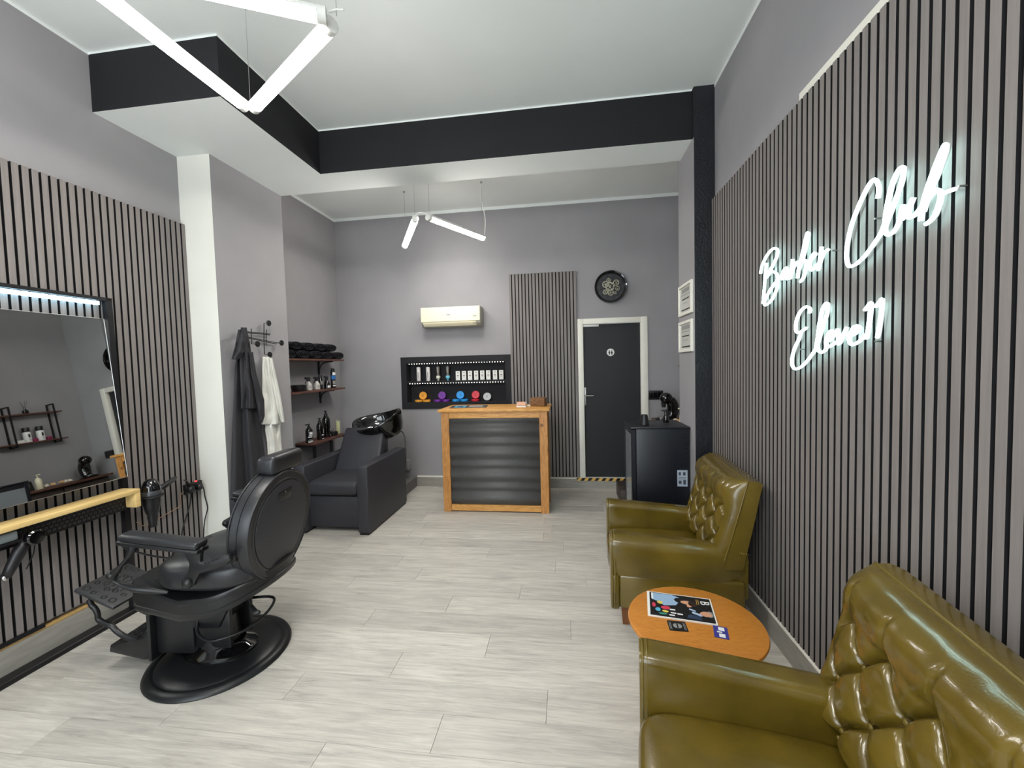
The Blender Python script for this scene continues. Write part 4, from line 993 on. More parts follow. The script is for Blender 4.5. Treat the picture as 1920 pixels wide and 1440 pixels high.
for x, y, r, sp in ((-.005, .005, .05, 6), (-.055, .03, .038, 5), (.062, .045, .034, 4), (-.022, .075, .024, 4), (.075, -.02, .026, 5), (-.06, -.055, .028, 5), (.0, -.065, .034, 5), (.05, -.068, .016, 4)): gear(x, y, r, .02 + .003 * (sp % 3), sp)
ND = mat('dial_numeral', srgb(70, 74, 82), .4)
for h in range(12):
    a = R(90 - 30 * h); num = ['XII','I','II','III','IV','V','VI','VII','VIII','IX','X','XI'][h]
    text_obj('numeral', num, .034, ND, ck, Matrix.Translation((.128 * math.cos(a), .128 * math.sin(a), .0145)) @ Matrix.Rotation(a - R(90), 4, 'Z'))
for a, l in ((R(40), .075), (R(-10), .105)):
    bm = NB(); tube(bm, [(0, 0, .034), (l * math.cos(a), l * math.sin(a), .034)], [.004, .0015], n=6); obj('hand', bm, M['black_metal'], ck)

# ================================================================ SOCKET PLATES, CERTIFICATES
t = thing('socket_plate', 'black triple socket plate on the rear wall beside the door', 'socket', (1.0, YB, 1.08))
bm = NB(); box(bm, -.088, .088, -.011, 0, -.052, .052, bev=.004); obj('plate', bm, M['black_plastic'], t)
for i in (-1, 0, 1): bm = NB(); box(bm, i * .048 - .021, i * .048 + .021, -.014, -.011, -.03, .03, bev=.002, seg=1); obj('socket', bm, M['black_gloss'], t)
for nm, zc2, lb in (('upper', 1.932, 'upper white framed certificate on the side of the black pillar'), ('lower', 1.648, 'lower white framed certificate on the side of the black pillar')):
    t = thing('certificate_frame', lb, 'picture frame', (.925, 3.312, zc2), R(-90), group='certificates on the pillar')
    # local x along -world y, local -y out of the wall
    bm = NB(); w2, h2 = .172, .119
    for a in ((-w2, -w2 + .022, -h2, h2), (w2 - .022, w2, -h2, h2)): box(bm, a[0], a[1], -.018, 0, a[2], a[3], bev=.002, seg=1)
    for a in ((-h2, -h2 + .022), (h2 - .022, h2)): box(bm, -w2 + .022, w2 - .022, -.018, 0, a[0], a[1], bev=.002, seg=1)
    obj('frame', bm, M['trim_white'], t)
    bm = NB(); box(bm, -w2 + .02, w2 - .02, -.008, -.006, -h2 + .02, h2 - .02); obj('sheet', bm, mat('certificate_paper', srgb(205, 204, 198), .12), t, smooth=0)
    for x0, x1, z0, z1, m_ in ((-.10, .10, .055, .085, 'print_grey'), (-.12, .12, .036, .041, 'print_grey'), (-.09, .09, .0, .008, 'print_black'), (-.06, .06, -.03, -.026, 'print_grey'), (-.11, .11, -.083, -.074, 'print_black'), (-.13, -.128, -.06, .03, 'print_grey'), (.128, .13, -.06, .03, 'print_grey')):
        bm = NB(); box(bm, x0, x1, -.0088, -.008, z0, z1); obj('print', bm, M[m_], t, smooth=0)

# ================================================================ FRIDGE CORNER
fr = thing('mini_fridge', 'black mini fridge with glass door and vent slots behind the far armchair', 'fridge', (.49, 3.225, 0))
NVY = mat('fridge_black', srgb(22, 25, 33), .38, var=.06, vscale=3)
bm = NB(); box(bm, .035, .425, 0, .385, .02, .945, bev=.004); obj('body', bm, NVY, fr)
bm = NB(); box(bm, -.006, .430, -.005, .39, .945, .962, bev=.004); obj('top', bm, NVY, fr)
bm = NB()
box(bm, .0, .032, 0, .035, .03, .94, bev=.002, seg=1); box(bm, .0, .032, .35, .385, .03, .94, bev=.002, seg=1); box(bm, .0, .032, .035, .35, .03, .075); box(bm, .0, .032, .035, .35, .90, .94)
dr = obj('glass_door', bm, NVY, fr)
bm = NB(); box(bm, .004, .012, .035, .35, .075, .90); obj('pane', bm, mat('fridge_glass', srgb(120, 126, 132), .12, spec=.8), dr, smooth=0)
bm = NB(); box(bm, .335, .41, -.0015, .001, .505, .63); st = obj('rating_sticker', bm, mat('sticker', srgb(170, 182, 196), .4), fr, smooth=0)
for x0, x1, z0, z1 in [(a_ + .01, b_ + .01, c_ + .235, d_ + .235) for a_, b_, c_, d_ in ((.335, .352, .355, .38), (.366, .386, .355, .38), (.333, .39, .335, .339), (.335, .356, .29, .315), (.368, .388, .285, .32), (.333, .39, .325, .328))]:
    bm = NB(); box(bm, x0, x1, -.0022, -.0015, z0, z1); obj('print', bm, mat('sticker_ink', srgb(70, 76, 88), .5), st, smooth=0)
bm = NB(); box(bm, .365, .415, -.003, -.0005, .655, .659, bev=.001, seg=1); v0 = obj('vent_slot', bm, M['black_metal'], fr, smooth=0)
for i in range(1, 20): inst(v0, fr, (0, 0, i * .0142))
for x in (.06, .40):
    for y in (.03, .35): bm = NB(); cyl(bm, (x, y, 0), (x, y, .02), .015); obj('foot', bm, M['black_plastic'], fr)
t = thing('tapered_pot', 'small black tapered pot standing on the fridge', 'pot', (.607, 3.335, .962))
bm = NB(); lathe(bm, [(0, 0), (.033, 0), (.036, .004), (.030, .05), (.024, .082), (.021, .082), (.021, .07), (0, .07)], 28); obj('pot', bm, M['black_plastic'], t)
t = thing('spray_bottle', 'small black bottle with a nozzle standing at the back of the fridge top', 'bottle', (.800, 3.46, .962))
bm = NB(); lathe(bm, [(0, 0), (.021, 0), (.023, .004), (.023, .045), (.014, .06), (.012, .085), (0, .085)], 20); obj('body', bm, M['black_gloss'], t)
bm = NB(); lathe(bm, [(0, .085), (.016, .085), (.016, .10), (.010, .108), (0, .108)], 16); box(bm, -.034, 0, -.006, .006, .094, .104, bev=.003); obj('nozzle', bm, M['black_plastic'], t)
t = tag(obj('step_block', box(NB(), .53, .84, 4.26, 4.62, 0, .15, bev=.004), M['dark_wood']), 'dark brown wooden step box standing behind the fridge by the door', 'step box')
# sideboard in the recess behind the pillar (seen in the mirror)
sb = thing('sideboard', 'dark brown wall counter in the recess behind the black pillar', 'sideboard', (1.0, 3.70, 0))
bm = NB(); box(bm, -.06, .275, -.05, 1.06, .80, .83, bev=.003); obj('worktop', bm, M['walnut'], sb)
bm = NB(); box(bm, .0, .275, 0, 1.04, .06, .80); obj('carcass', bm, M['dark_wood'], sb, smooth=0)
for i in range(2):
    bm = NB(); box(bm, -.018, 0, .01 + .52 * i, .51 + .52 * i, .08, .79, bev=.003); dd = obj('cabinet_door', bm, M['dark_wood'], sb)
    bm = NB(); cyl(bm, (-.03, .46 if i == 0 else .57, .45), (-.03, .46 if i == 0 else .57, .6), .006); obj('handle', bm, M['steel'], dd)
bm = NB(); box(bm, .02, .27, .02, 1.02, 0, .06); obj('plinth', bm, M['black_plastic'], sb, smooth=0)
ZW = .83
cm = thing('coffee_machine', 'black glossy capsule coffee machine with a round head in the rear recess', 'coffee machine', (1.05, 4.56, ZW), R(18))
bm = NB(); ell(bm, (-.005, 0, .015), .10, .085, .016, 28, 8, .6); obj('drip_base', bm, M['black_gloss'], cm)
bm = NB(); tube(bm, spline([(.055, 0, .02), (.085, 0, .09), (.085, 0, .16), (.05, 0, .22)], 6), [.05 + .012 * math.sin(i / 18 * 3.14) for i in range(19)], n=16); obj('body', bm, M['black_gloss'], cm, smooth=180)
bm = NB(); ell(bm, (.01, 0, .235), .066, .066, .062, 28, 16); obj('head', bm, M['black_gloss'], cm, smooth=180)
bm = NB(); lathe(bm, [(0, 0), (.02, 0), (.026, .05), (0, .05)], 20, Matrix.Translation((-.02, 0, .14))); obj('spout', bm, M['black_plastic'], cm)
bm = NB(); lathe(bm, [(0, 0), (.045, 0), (.045, .006), (0, .006)], 24, Matrix.Translation((-.045, 0, .031))); obj('drip_tray', bm, M['steel'], cm)
t = thing('pump_bottle', 'white pump bottle standing on the dark counter in the rear recess', 'bottle', (1.10, 4.08, ZW))
bm = NB(); lathe(bm, [(0, 0), (.03, 0), (.033, .005), (.031, .11), (.018, .135), (.012, .14), (0, .14)], 24); obj('body', bm, M['cream'], t)
bm = NB(); cyl(bm, (0, 0, .14), (0, 0, .17), .007); box(bm, -.045, .01, -.008, .008, .17, .182, bev=.003); obj('pump', bm, M['cream'], t)
PA = mat('pastry_paper', srgb(214, 176, 132), .7); PB = mat('wrapper_white', srgb(226, 214, 196), .6)
for i, (y, m_, lb) in enumerate(((4.15, PB, 'crumpled white wrapper beside the pump bottle on the rear counter'), (4.215, PA, 'crumpled tan wrapper on the rear counter'), (4.30, PA, 'orange tan snack packet in the middle of the rear counter'), (4.345, PB, 'pale snack packet next to the coffee machine'), (4.385, PB, 'white paper ball touching the coffee machine base'))):
    bm = NB(); ell(bm, (0, 0, .02), .026, .024, .02, 14, 10)
    for v in bm.verts: v.co += .012 * noise.noise_vector(v.co * 45 + V(i * 7, 0, 0))
    z0 = min(v.co.z for v in bm.verts)
    for v in bm.verts: v.co.z -= z0
    o = obj('snack_packet', bm, m_, smooth=20, loc=(1.11, y, ZW)); tag(o, lb, 'packet', 'packets on the rear counter')
t = tag(obj('storage_box', box(NB(), 1.06, 1.26, 3.74, 3.92, ZW, ZW + .13, bev=.004), M['black_plastic']), 'black storage box at the near end of the rear counter', 'box')
t = thing('tablet_stand', 'grey tablet leaning beside the black box on the rear counter', 'tablet', (1.12, 3.99, ZW), R(-90)); bm = NB(); box(bm, -.055, .055, -.004, .004, 0, .12, bev=.002, mtx=Matrix.Rotation(R(-14), 4, 'X')); obj('screen', bm, M['glass_dark'], t); bm = NB(); box(bm, -.02, .02, .0, .05, 0, .006); obj('stand', bm, M['black_plastic'], t)
# wall shelf in the recess
ws = thing('wall_shelf', 'two tier black and brown wall shelf on the recess wall behind the pillar', 'shelf', (XRR, 4.22, 1.40))
for z in (.0, .355):
    bm = NB(); box(bm, -.115, 0, -.36, .31, z, z + .016, bev=.002, seg=1); obj('board', bm, M['walnut'], ws)
for y in (-.20, .23):
    bm = NB(); r_ = .007
    for a in ((-.118, -.104), (-.016, -.002)): box(bm, a[0], a[1], y - .007, y + .007, -.03, .47)
    box(bm, -.104, -.016, y - .007, y + .007, .456, .47); box(bm, -.104, -.016, y - .007, y + .007, -.03, -.016)
    obj('bracket', bm, M['black_metal'], ws, smooth=0)
t = thing('reed_diffuser', 'black reed diffuser bottle on the upper board of the recess shelf', 'diffuser', (XRR - .06, 4.20, 1.771))
bm = NB(); lathe(bm, [(0, 0), (.026, 0), (.028, .004), (.028, .04), (.012, .055), (.011, .07), (0, .07)], 20); obj('bottle', bm, M['black_gloss'], t)
for i in range(4): a = i * 1.7; bm = NB(); cyl(bm, (0, 0, .05), (.035 * math.cos(a), .035 * math.sin(a), .16), .0015, n=6); obj('reed', bm, M['black_plastic'], t)
for i, (y, lb) in enumerate(((4.16, 'left white jar with black lid on the lower recess shelf'), (4.29, 'right white jar with black lid on the lower recess shelf'))):
    t = thing('product_jar', lb, 'jar', (XRR - .06, y, 1.416), R(180), group='white jars with black lids'); t.scale = (.95, .95, 1.2)
    bm = NB(); lathe(bm, [(0, 0), (.036, 0), (.038, .003), (.038, .10), (.034, .108), (0, .108)], 28); obj('jar', bm, M['white_plastic'], t)
    bm = NB(); lathe(bm, [(0, .108), (.034, .108), (.035, .112), (.035, .152), (.033, .155), (0, .155)], 28); obj('lid', bm, M['black_plastic'], t)
    bm = NB(); grid(bm, lambda u, v: V(.0385 * math.cos(-.25 + .5 * u), .0385 * math.sin(-.25 + .5 * u), .05 + .035 * v), 6, 2); obj('emblem', bm, M['print_black'], t, smooth=180)
    bm = NB(); grid(bm, lambda u, v: V(.0385 * math.cos(-.2 + .4 * u), .0385 * math.sin(-.2 + .4 * u), .02 + .006 * v + .014 * u), 6, 1); obj('print', bm, M['print_black'], t, smooth=180)
MAG = mat('magenta_pack', srgb(140, 30, 80), .4)
o = obj('white_carton', box(NB(), XRR - .095, XRR - .035, 4.035, 4.11, 1.416, 1.453, bev=.002), M['paper']); tag(o, 'small white carton at the near end of the lower recess shelf', 'carton')
for i, (y, lb) in enumerate(((4.225, 'magenta packet between the two white jars'), (4.365, 'magenta packet to the right of the two white jars'))):
    o = obj('magenta_packet', box(NB(), XRR - .08, XRR - .03, y - .025, y + .025, 1.416, 1.456, bev=.006), MAG); tag(o, lb, 'packet', 'magenta packets')

# ================================================================ MIRROR STATION
ms = thing('mirror_station', 'black framed barber mirror with light strip and wooden shelf on the left wall', 'mirror', (-2.66, 0, 0))
LEAN = math.tan(R(1.9))
def fx(z): return -.018 - .0215 * z
YM0, YM1 = .95, 2.155
def bar(bm, y0, y1, z0, z1, w=.03, d=.03):
    b2 = bmesh.new(); box(b2, -d / 2, d / 2, y0, y1, z0, z1)
    for v in b2.verts: v.co.x += fx(v.co.z)
    merge(bm, b2)
for y0 in (YM0, YM1 - .032):
    bm = NB(); bar(bm, y0, y0 + .032, 0, 1.925); obj('post', bm, M['black_metal'], ms, smooth=0)
bm = NB(); bar(bm, YM0, YM1, 1.905, 1.925); obj('top_rail', bm, M['black_metal'], ms, smooth=0)
bm = NB(); box(bm, -.055, .012, YM0 - .3, YM1 + .02, 0, .028, bev=.003, seg=1); obj('floor_rail', bm, M['black_metal'], ms)
M['strip_on'] = emis('mirror_strip_light', (.50, .82, 1.0, 1), 7.0)
bm = NB(); bar(bm, YM0 + .04, YM1 - .065, 1.878, 1.898, d=.018); obj('light_strip', bm, M['strip_on'], ms, smooth=0)
MT = R(5.5)
MMX = Matrix.Translation((-.068, 0, 1.80)) @ Matrix.Rotation(MT, 4, 'Y')
# glass hangs from the top edge, leaning out at the bottom
def mpt(y, l, off): return V(-.068 + l * math.sin(MT) + off * math.cos(MT), y, 1.80 - l * math.cos(MT) + off * math.sin(MT))
bm = NB(); q = [mpt(YM0 + .035, 0, 0), mpt(YM1 - .034, 0, 0), mpt(YM1 - .034, .955, 0), mpt(YM0 + .035, .955, 0)]
fr_ = [bm.verts.new(p) for p in q]; rr_ = [bm.verts.new(p - V(.004, 0, 0)) for p in q]
bm.faces.new(fr_); bm.faces.new(rr_[::-1])
for i in range(4): bm.faces.new((fr_[i], fr_[(i+1) % 4], rr_[(i+1) % 4], rr_[i]))
bmesh.ops.recalc_face_normals(bm, faces=bm.faces)
obj('mirror_glass', bm, M['mirror'], ms, smooth=0)
bm = NB(); tube(bm, q, .0022, n=6, closed=True); obj('glass_edge', bm, M['steel'], ms)
# pine ledge with end block and perforated black tray under it
bm = NB(); box(bm, -.03, .095, YM0 - .1, 2.128, .752, .776, bev=.003); sh = obj('ledge', bm, M['pine'], ms)
bm = NB(); box(bm, -.03, .095, 2.098, 2.128, .668, .752, bev=.002); obj('ledge_end', bm, M['pine'], sh)
bm = NB(); box(bm, .02, .026, YM0 - .1, 2.098, .655, .752); bar(bm, YM0, 2.10, .645, .66); obj('perforated_panel', bm, M['black_metal'], ms, smooth=0)
bm = NB(); b2 = None
for j in range(4):
    for i in range(40):
        y = 2.08 - i * .022 - (.011 if j % 2 else 0); lathe(bm, [(.0035, 0), (.0055, .0012), (.007, 0)], 8, Matrix.Translation((.026, y, .675 + j * .02)) @ Matrix.Rotation(R(90), 4, 'Y'), cap=False)
ho = obj('perforation_rims', bm, mat('perforation', srgb(62, 62, 68), .4), ms); ho['kind'] = 'stuff'
# hair dryer on its ring holder at the end of the ledge
hd = thing('hair_dryer', 'black hair dryer hanging nose down at the end of the ledge', 'hair dryer', (-2.61, 2.23, .50))
bm = NB(); lathe(bm, [(.0, 0), (.020, 0), (.022, .03), (.028, .06), (.026, .075), (.036, .10), (.045, .15), (.050, .20)], 28); obj('barrel', bm, M['black_plastic'], hd)
bm = NB(); lathe(bm, [(.050, .20), (.054, .205), (.054, .225), (.050, .232)], 28, cap=False); obj('ring', bm, mat('dryer_ring', srgb(70, 72, 76), .3, metal=.4), hd)
bm = NB(); lathe(bm, [(.050, .232), (.046, .26), (.034, .29), (.02, .302), (0, .305)], 28); obj('motor_cap', bm, M['black_gloss'], hd)
bm = NB(); tube(bm, [(.0, .04, .215), (-.02, .12, .235), (-.04, .19, .25), (-.05, .215, .255)], [.019, .018, .015, .009], n=14, sx=.9); obj('grip', bm, M['black_plastic'], hd, smooth=180)
bm = NB(); tube(bm, [(.058 * math.cos(a), .058 * math.sin(a), .195) for a in [2 * math.pi * i / 28 for i in range(28)]], .006, n=8, closed=True); cyl(bm, (-.055, -.02, .195), (-.068, -.06, .195), .006); obj('holder_ring', bm, M['black_metal'], hd)
def cord(name, pts, r, m_, label, X=None):
    P = [px2x(px, py, x) for px, py, x in pts]; bm = NB(); tube(bm, spline(P, 6), r, n=7); o = obj(name, bm, m_, smooth=180); tag(o, label, 'cord'); return o
cord('power_cord', [(345, 900, -2.66), (352, 905, -2.70), (358, 925, -2.722), (355, 950, -2.725), (344, 985, -2.725), (340, 1010, -2.725), (338, 1030, -2.725)], .004, M['black_plastic'], 'black dryer cord hanging down the left slat wall')
cord('power_cord', [(256, 979, -2.70), (265, 985, -2.715), (277, 984, -2.72), (310, 965, -2.725), (336, 950, -2.725), (339, 942, -2.725), (338, 930, -2.725), (344, 922, -2.72)], .0028, mat('tan_cord', srgb(150, 118, 92), .5), 'thin tan cord strung across the left slat wall')
cord('power_cord', [(372, 912, -2.715), (381, 914, -2.70), (384, 930, -2.70), (388, 945, -2.69), (389, 955, -2.69), (384, 975, -2.69), (382, 1000, -2.70), (382, 1040, -2.70)], .004, M['black_plastic'], 'black cord looping down in front of the white pillar edge')
p = px2x(358, 914, -2.735)
t = thing('socket_block', 'black double wall socket with a red light on the left slats', 'socket', p, R(90))
bm = NB(); box(bm, -.06, .075, -.02, 0.004, -.035, .035, bev=.004); obj('plate', bm, M['black_plastic'], t)
for x in (-.04, .03): bm = NB(); lathe(bm, [(.022, 0), (.022, .03), (.015, .038), (0, .038)], 18, Matrix.Translation((x, -.02, 0)) @ Matrix.Rotation(R(90), 4, 'X')); obj('plug', bm, M['black_plastic'], t)
bm = NB(); box(bm, .01, .03, -.026, -.019, .036, .046, bev=.002); obj('red_light', bm, mat('red_switch', srgb(210, 60, 60), .3, emit=(1, .1, .1, 1), estr=.6), t)
# clippers hanging under the ledge
cl = thing('hair_clipper', 'black hair clipper hanging from its bracket under the ledge', 'clipper', px2x(50, 1012, -2.60))
bm = NB(); tube(bm, [(0, 0, .01), (.0, -.03, -.045), (.0, -.06, -.10), (.0, -.085, -.145)], [.024, .026, .022, .018], n=14); obj('body', bm, M['black_plastic'], cl, smooth=180)
bm = NB(); lathe(bm, [(.0, 0), (.034, 0), (.036, .006), (.036, .026), (.03, .032), (0, .032)], 24, Matrix.Translation((.016, .01, .01)) @ Matrix.Rotation(R(90), 4, 'Y')); obj('holder', bm, M['black_gloss'], cl)
bm = NB(); ell(bm, (.004, -.088, -.142), .012, .014, .016); obj('tip', bm, M['chrome'], cl)
bm = NB(); tube(bm, spline([(.0, .03, -.02), (.0, .02, -.08), (.0, -.01, -.14)], 5), .003, n=6); obj('lead', bm, M['black_plastic'], cl)
cp = thing('trimmer', 'grey trimmer lying in a cradle under the ledge at the left edge', 'trimmer', px2x(4, 1010, -2.60)); bm = NB(); box(bm, -.02, .02, -.06, .045, -.022, .022, bev=.008); obj('body', bm, mat('trimmer_grey', srgb(112, 120, 124), .35), cp); bm = NB(); box(bm, -.015, .022, -.08, -.02, -.014, .014, bev=.004); obj('blade', bm, M['steel'], cp); bm = NB(); box(bm, -.045, .024, -.065, .05, -.036, -.023, bev=.003); obj('cradle', bm, M['black_metal'], cp)

# ================================================================ COAT RACK, CAPE, TOWEL
def rp(px, py, off): return px2x(px, py, PX + off)
cr = thing('coat_rack', 'black wire coat rack with round knobs on the grey pillar side', 'coat rack', (PX, 3.15, 1.7))
o0 = V(PX, 3.15, 1.7)
for px, py in ((504, 606), (458, 620), (483, 645), (528, 643), (506, 665)):
    c = rp(px, py, .06) - o0; bm = NB(); lathe(bm, [(0, -.006), (.022, -.006), (.025, 0), (.022, .006), (0, .006)], 20, Matrix.Translation(c) @ Matrix.Rotation(R(90), 4, 'Y')); obj('knob', bm, M['black_metal'], cr)
for pts in ([(504, 606, .06), (495, 606, .03), (495, 640, .03), (496, 664, .03), (506, 665, .06)], [(458, 620, .06), (464, 622, .03), (507, 626, .03)], [(464, 624, .022), (506, 628, .022)], [(466, 632, .03), (520, 643, .03), (528, 643, .06)], [(466, 634, .022), (518, 645, .022)], [(471, 616, .026), (472, 645, .026), (483, 645, .06)], [(500, 618, .026), (499, 648, .026)]):
    bm = NB(); tube(bm, [rp(*q) - o0 for q in pts], .0035, n=7); obj('rod', bm, M['black_metal'], cr)
def drape(name, rows, m_, off, folds, amp, parent, ph=0., thick=.004, nv=50, pinch=None):
    """rows: (py, left px, right px); hangs on the pillar side, with vertical folds"""
    bm = NB()
    def fn(u, v):
        q = v * (len(rows) - 1); i = min(int(q), len(rows) - 2); f = q - i; f = f * f * (3 - 2 * f) if False else f
        py = rows[i][0] * (1 - f) + rows[i+1][0] * f; l = rows[i][1] * (1 - f) + rows[i+1][1] * f; r_ = rows[i][2] * (1 - f) + rows[i+1][2] * f
        a = folds * math.pi * 2 * (u + .06 * math.sin(4 * v + ph)) + ph
        d = amp * (.35 + .65 * min(1, v * 2.2)) * (math.sin(a) + .2 * math.sin(1.7 * a + 1)) + .012 * noise.noise(V(u * 4 + ph, v * 5, ph))
        env = min(1, 6 * u * (1 - u) + .15)
        return px2x(l + (r_ - l) * u, py, PX + off + max(-off + .012, d * env + .02 * math.sin(math.pi * u)))
    grid(bm, fn, 60, nv); o = obj(name, bm, m_, parent, smooth=180); s_ = o.modifiers.new('s', 'SOLIDIFY'); s_.thickness = thick; s_.offset = 0; return o
cape = thing('hair_cape', 'black cutting cape hanging from the coat rack on the pillar', 'cape')
drape('skirt', [(640, 446, 468), (690, 441, 474), (740, 439, 482), (800, 436, 490), (860, 434, 497), (930, 432, 503), (1010, 431, 511)], M['cape'], .055, 1.9, .022, cape, .4)
drape('front_fold', [(614, 452, 462), (640, 449, 467), (690, 450, 472), (740, 452, 478), (766, 452, 480)], M['cape'], .085, 1.6, .010, cape, 2.0)
drape('collar', [(618, 447, 459), (640, 442, 466), (660, 438, 462), (674, 434, 446)], M['cape'], .10, 1.2, .008, cape, 4.0)
drape('side_fold', [(660, 466, 474), (700, 470, 480), (750, 480, 495), (780, 485, 496), (792, 486, 492)], M['cape'], .10, 1.0, .008, cape, 1.0)
tw = thing('hanging_towel', 'white towel hanging from the lowest knob of the coat rack', 'towel')
drape('front_layer', [(669, 493, 507), (690, 492, 511), (720, 492, 516), (750, 492, 523), (775, 491, 526), (796, 490, 524)], M['towel_white'], .05, 1.5, .014, tw, 1.2, .006)
drape('back_layer', [(780, 500, 526), (805, 497, 525), (830, 501, 527), (850, 502, 529), (875, 502, 530)], M['towel_white'], .035, 1.8, .010, tw, 3.2, .006)
drape('corner_fold', [(672, 505, 510), (700, 508, 516), (740, 514, 525), (770, 520, 530), (792, 528, 533)], M['towel_white'], .07, 1.1, .007, tw, 2.2, .006)

# ================================================================ LEFT RECESS SHELVES
def wshelf(label, z, y0, y1):
    t = thing('wall_shelf', label, 'shelf', (XRL, 0, z))
    bm = NB(); box(bm, 0, .22, y0, y1, -.02, 0, bev=.002, seg=1); obj('board', bm, M['walnut'], t)
    for y in (y0 + .14, y1 - .17):
        bm = NB(); box(bm, 0, .012, y - .012, y + .012, -.17, -.02); 
        tube(bm, spline([(.012, y, -.12), (.03, y, -.07), (.08, y, -.035), (.18, y, -.026)], 5), .007, n=6); obj('bracket', bm, M['black_metal'], t)
    return t
wshelf('upper walnut wall shelf holding rolled black towels', 1.582, 3.50, 4.55)
wshelf('middle walnut wall shelf holding spray bottles', 1.252, 3.50, 4.555)
t = thing('console_shelf', 'low walnut shelf on black legs holding pump bottles behind the wash chair', 'shelf', (XRL, 0, 0))
bm = NB(); box(bm, 0, .22, 3.91, 4.565, .682, .702, bev=.002, seg=1); obj('board', bm, M['walnut'], t)
for y in (3.93, 4.24, 4.55): bm = NB(); box(bm, .19, .215, y - .012, y + .012, .081 if y > 4.25 else 0, .682); box(bm, .002, .19, y - .008, y + .008, .662, .682); obj('leg', bm, M['black_metal'], t, smooth=0)
def roll_towel(label, y, z, r, seed):
    t = thing('rolled_towel', label, 'towel', (XRL + .115, y, z), group='rolled black towels')
    bm = NB(); rr = random.Random(seed)
    def fn(u, v):
        a = 2 * math.pi * u; x = -.10 + .20 * v; e = 1 - .10 * abs(2 * v - 1) ** 6
        rad = r * e * (1 + .10 * noise.noise(V(math.cos(a) * 2, math.sin(a) * 2, v * 3 + seed)))
        ca = math.copysign(abs(math.cos(a)) ** .7, math.cos(a)); return V(x, rad * 2.25 * ca, max(0, r * .92 + rad * .92 * math.sin(a)))
    grid(bm, fn, 32, 12, closed_u=True); obj('roll', bm, M['towel_dark'], t, smooth=180)
    bm = NB(); P = []
    for i in range(46):
        a = i * .42; q = r * (1.0 - i / 50.0); P.append((.100, q * 2.1 * math.cos(a), r * .92 + q * .86 * math.sin(a)))
    tube(bm, P, r * .09, n=6); obj('spiral_end', bm, M['towel_dark'], t, smooth=180)
zs1 = 1.582; lower = [3.61, 3.822, 4.034, 4.246, 4.458]; upper = [3.70, 3.905, 4.11, 4.315]
ordn = ['first', 'second', 'third', 'fourth', 'fifth', 'sixth', 'seventh']
for i, y in enumerate(lower): roll_towel(f'rolled black towel, {ordn[i]} from the pillar in the bottom row of the towel shelf', y, zs1, .0455, i)
for i, y in enumerate(upper): roll_towel(f'rolled black towel, {ordn[i]} from the pillar in the top row of the towel shelf', y, zs1 + .085, .0445, i + 20)
def yat(px, X, py=720): return px2x(px, py, X).y
XM = XRL + .13
zs2 = 1.252
def bowl_obj(label, y, z, r=.065, h=.05):
    t = thing('mixing_bowl', label, 'bowl', (XM, y, z)); bm = NB(); lathe(bm, [(0, 0), (r * .8, 0), (r * .95, h * .5), (r, h), (r - .004, h), (r * .88, h * .5), (r * .7, .006), (0, .006)], 32); obj('bowl', bm, M['black_plastic'], t)
    for i in range(10): a = i * .628; bm = NB(); cyl(bm, (r * .83 * math.cos(a), r * .83 * math.sin(a), .004), (r * .99 * math.cos(a), r * .99 * math.sin(a), h * .95), .002, n=6); obj('rib', bm, M['black_plastic'], t)
bowl_obj('black ribbed bowl on the middle shelf next to the spray bottles', yat(560, XM), zs2, .075, .065)
def trig(label, y, z, body, s=1.0, seedrot=0):
    t = thing('spray_bottle', label, 'spray bottle', (XM, y, z), R(seedrot), group='spray bottles on the shelf')
    bm = NB(); lathe(bm, [(0, 0), (.030 * s, 0), (.033 * s, .004), (.033 * s, .05 * s), (.026 * s, .072 * s), (.014 * s, .088 * s), (.013 * s, .098 * s), (0, .098 * s)], 24); obj('bottle', bm, body, t)
    bm = NB(); lathe(bm, [(0, .095 * s), (.016 * s, .095 * s), (.016 * s, .115 * s), (.011 * s, .12 * s), (0, .12 * s)], 16)
    box(bm, -.011 * s, .011 * s, -.055 * s, .022 * s, .118 * s, .140 * s, bev=.004 * s); tube(bm, spline([(0, -.03 * s, .12 * s), (0, -.042 * s, .10 * s), (0, -.060 * s, .075 * s)], 4), .0045 * s, n=6); obj('trigger_head', bm, M['black_plastic'], t)
    return t
GLS = mat('grey_clear_bottle', srgb(176, 172, 168), .12, coat=.5, var=.3, vscale=40)
trig('clear spray bottle with black trigger, nearest the black bowl', yat(579, XM), zs2, GLS)
trig('clear spray bottle with black trigger, second from the black bowl', yat(594, XM), zs2, GLS, 1.0, 6)
t = thing('slim_bottle', 'slim black bottle standing behind the second clear spray bottle', 'bottle', (XM - .035, yat(601, XM - .035), zs2)); bm = NB(); lathe(bm, [(0, 0), (.022, 0), (.022, .10), (.019, .11), (.019, .155), (0, .157)], 20); obj('body', bm, M['black_gloss'], t); label_print(t, .0224, .05, .09, M['print_grey'], -1.0, .2)
tt = trig('black spray bottle with a white print, between slim bottle and blue can', yat(613, XM), zs2, M['black_gloss'], 1.02, 10); label_print(tt, .034, .01, .035, P_WHITE, -1.0, .4)
t = thing('spray_can', 'tall black and blue spray can at the end of the middle shelf', 'spray can', (XM, yat(625, XM), zs2)); bm = NB(); lathe(bm, [(0, 0), (.025, 0), (.027, .003), (.027, .185), (.022, .195), (0, .195)], 24); obj('body', bm, M['print_black'], t)
bm = NB(); lathe(bm, [(0, .195), (.021, .195), (.021, .222), (.018, .226), (0, .226)], 20); obj('cap', bm, M['black_plastic'], t)
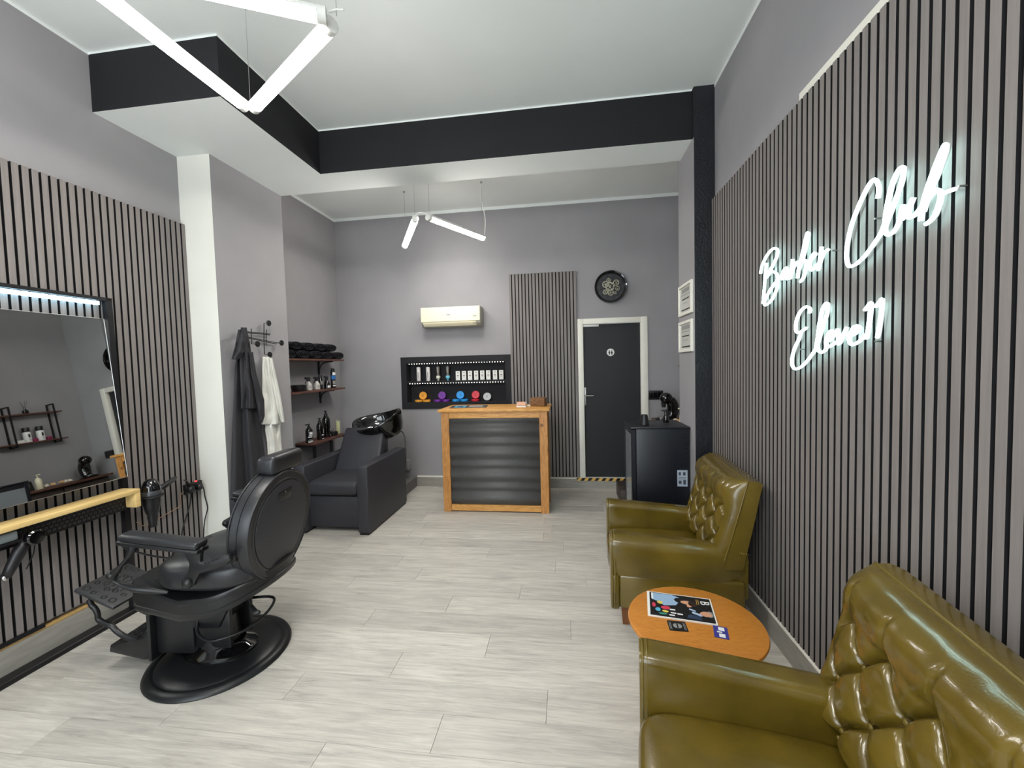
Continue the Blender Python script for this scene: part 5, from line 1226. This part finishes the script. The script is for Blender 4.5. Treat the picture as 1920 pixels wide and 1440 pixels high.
label_print(t, .0274, .10, .145, mat('can_blue', srgb(40, 110, 180), .3), -2.0, 1.0); label_print(t, .0274, .15, .18, P_WHITE, -1.2, .5); label_print(t, .0274, .02, .035, P_WHITE, -1.2, .5); label_print(t, .0274, .045, .085, M['print_grey'], -1.2, .5)
zs3 = .702
def pump(label, y, r, h, m_, x=XM, prints=(), noz=(0, -.05)):
    t = thing('pump_bottle', label, 'bottle', (x, y, zs3), group='pump bottles on the low shelf')
    bm = NB(); lathe(bm, [(0, 0), (r * .95, 0), (r, .004), (r, h * .62), (r * .9, h * .70), (r * .45, h * .80), (r * .38, h * .84), (0, h * .84)], 28); obj('body', bm, m_, t)
    bm = NB(); lathe(bm, [(0, h * .83), (r * .45, h * .83), (r * .42, h * .88), (r * .2, h * .90), (r * .16, h * .96), (0, h * .96)], 16); box(bm, -.009, .009, noz[1], .014, h * .95, h, bev=.003); obj('pump', bm, M['black_plastic'], t)
    for z0, z1, a0, a1, pm_ in prints: label_print(t, r + .0005, z0 * h, z1 * h, pm_, a0, a1)
    return t
WP = P_WHITE
pump('short black pump bottle with white lettering at the near end of the low shelf', yat(575, XM), .036, .20, M['black_gloss'], prints=((.44, .58, -.9, .2, WP), (.36, .41, -1.1, .1, WP), (.29, .34, -1.3, -.1, WP), (.10, .13, -1.3, .1, WP), (.04, .07, -1.3, .1, WP), (.18, .2, -1.2, 0, M['print_grey'])))
pump('middle black pump bottle on the low shelf', yat(596, XM), .037, .235, M['black_gloss'], prints=((.20, .24, -.6, .5, WP), (.30, .5, .1, .35, WP), (.03, .06, -.5, .4, WP)), noz=(0, -.02))
pump('tallest black pump bottle on the low shelf', yat(608, XM - .02), .044, .30, M['black_gloss'], XM - .02, prints=((.25, .32, .1, .5, WP), (.05, .1, .1, .5, WP)), noz=(0, -.02))
bowl_obj('plain black bowl standing on the low shelf', yat(621, XM), zs3, .05, .042)
t = thing('lotion_bottle', 'pale green bottle with a spout at the far end of the low shelf', 'bottle', (XM - .03, yat(630, XM - .03), zs3)); bm = NB(); lathe(bm, [(0, 0), (.024, 0), (.025, .003), (.025, .125), (.021, .13), (.025, .133), (.025, .148), (0, .15)], 24); obj('body', bm, mat('pale_green', srgb(200, 204, 158), .4), t); bm = NB(); cyl(bm, (-.008, 0, .149), (-.01, -.004, .175), .005, .003); obj('spout', bm, M['grey_plastic'], t)
# service pipe box in the rear left corner
t = tag(obj('pipe_cover', box(NB(), -2.02, -1.935, YB - .05, YB, .20, .325, bev=.004), M['wall']), 'small grey pipe cover low on the rear wall beside the wash chair', 'pipe cover')
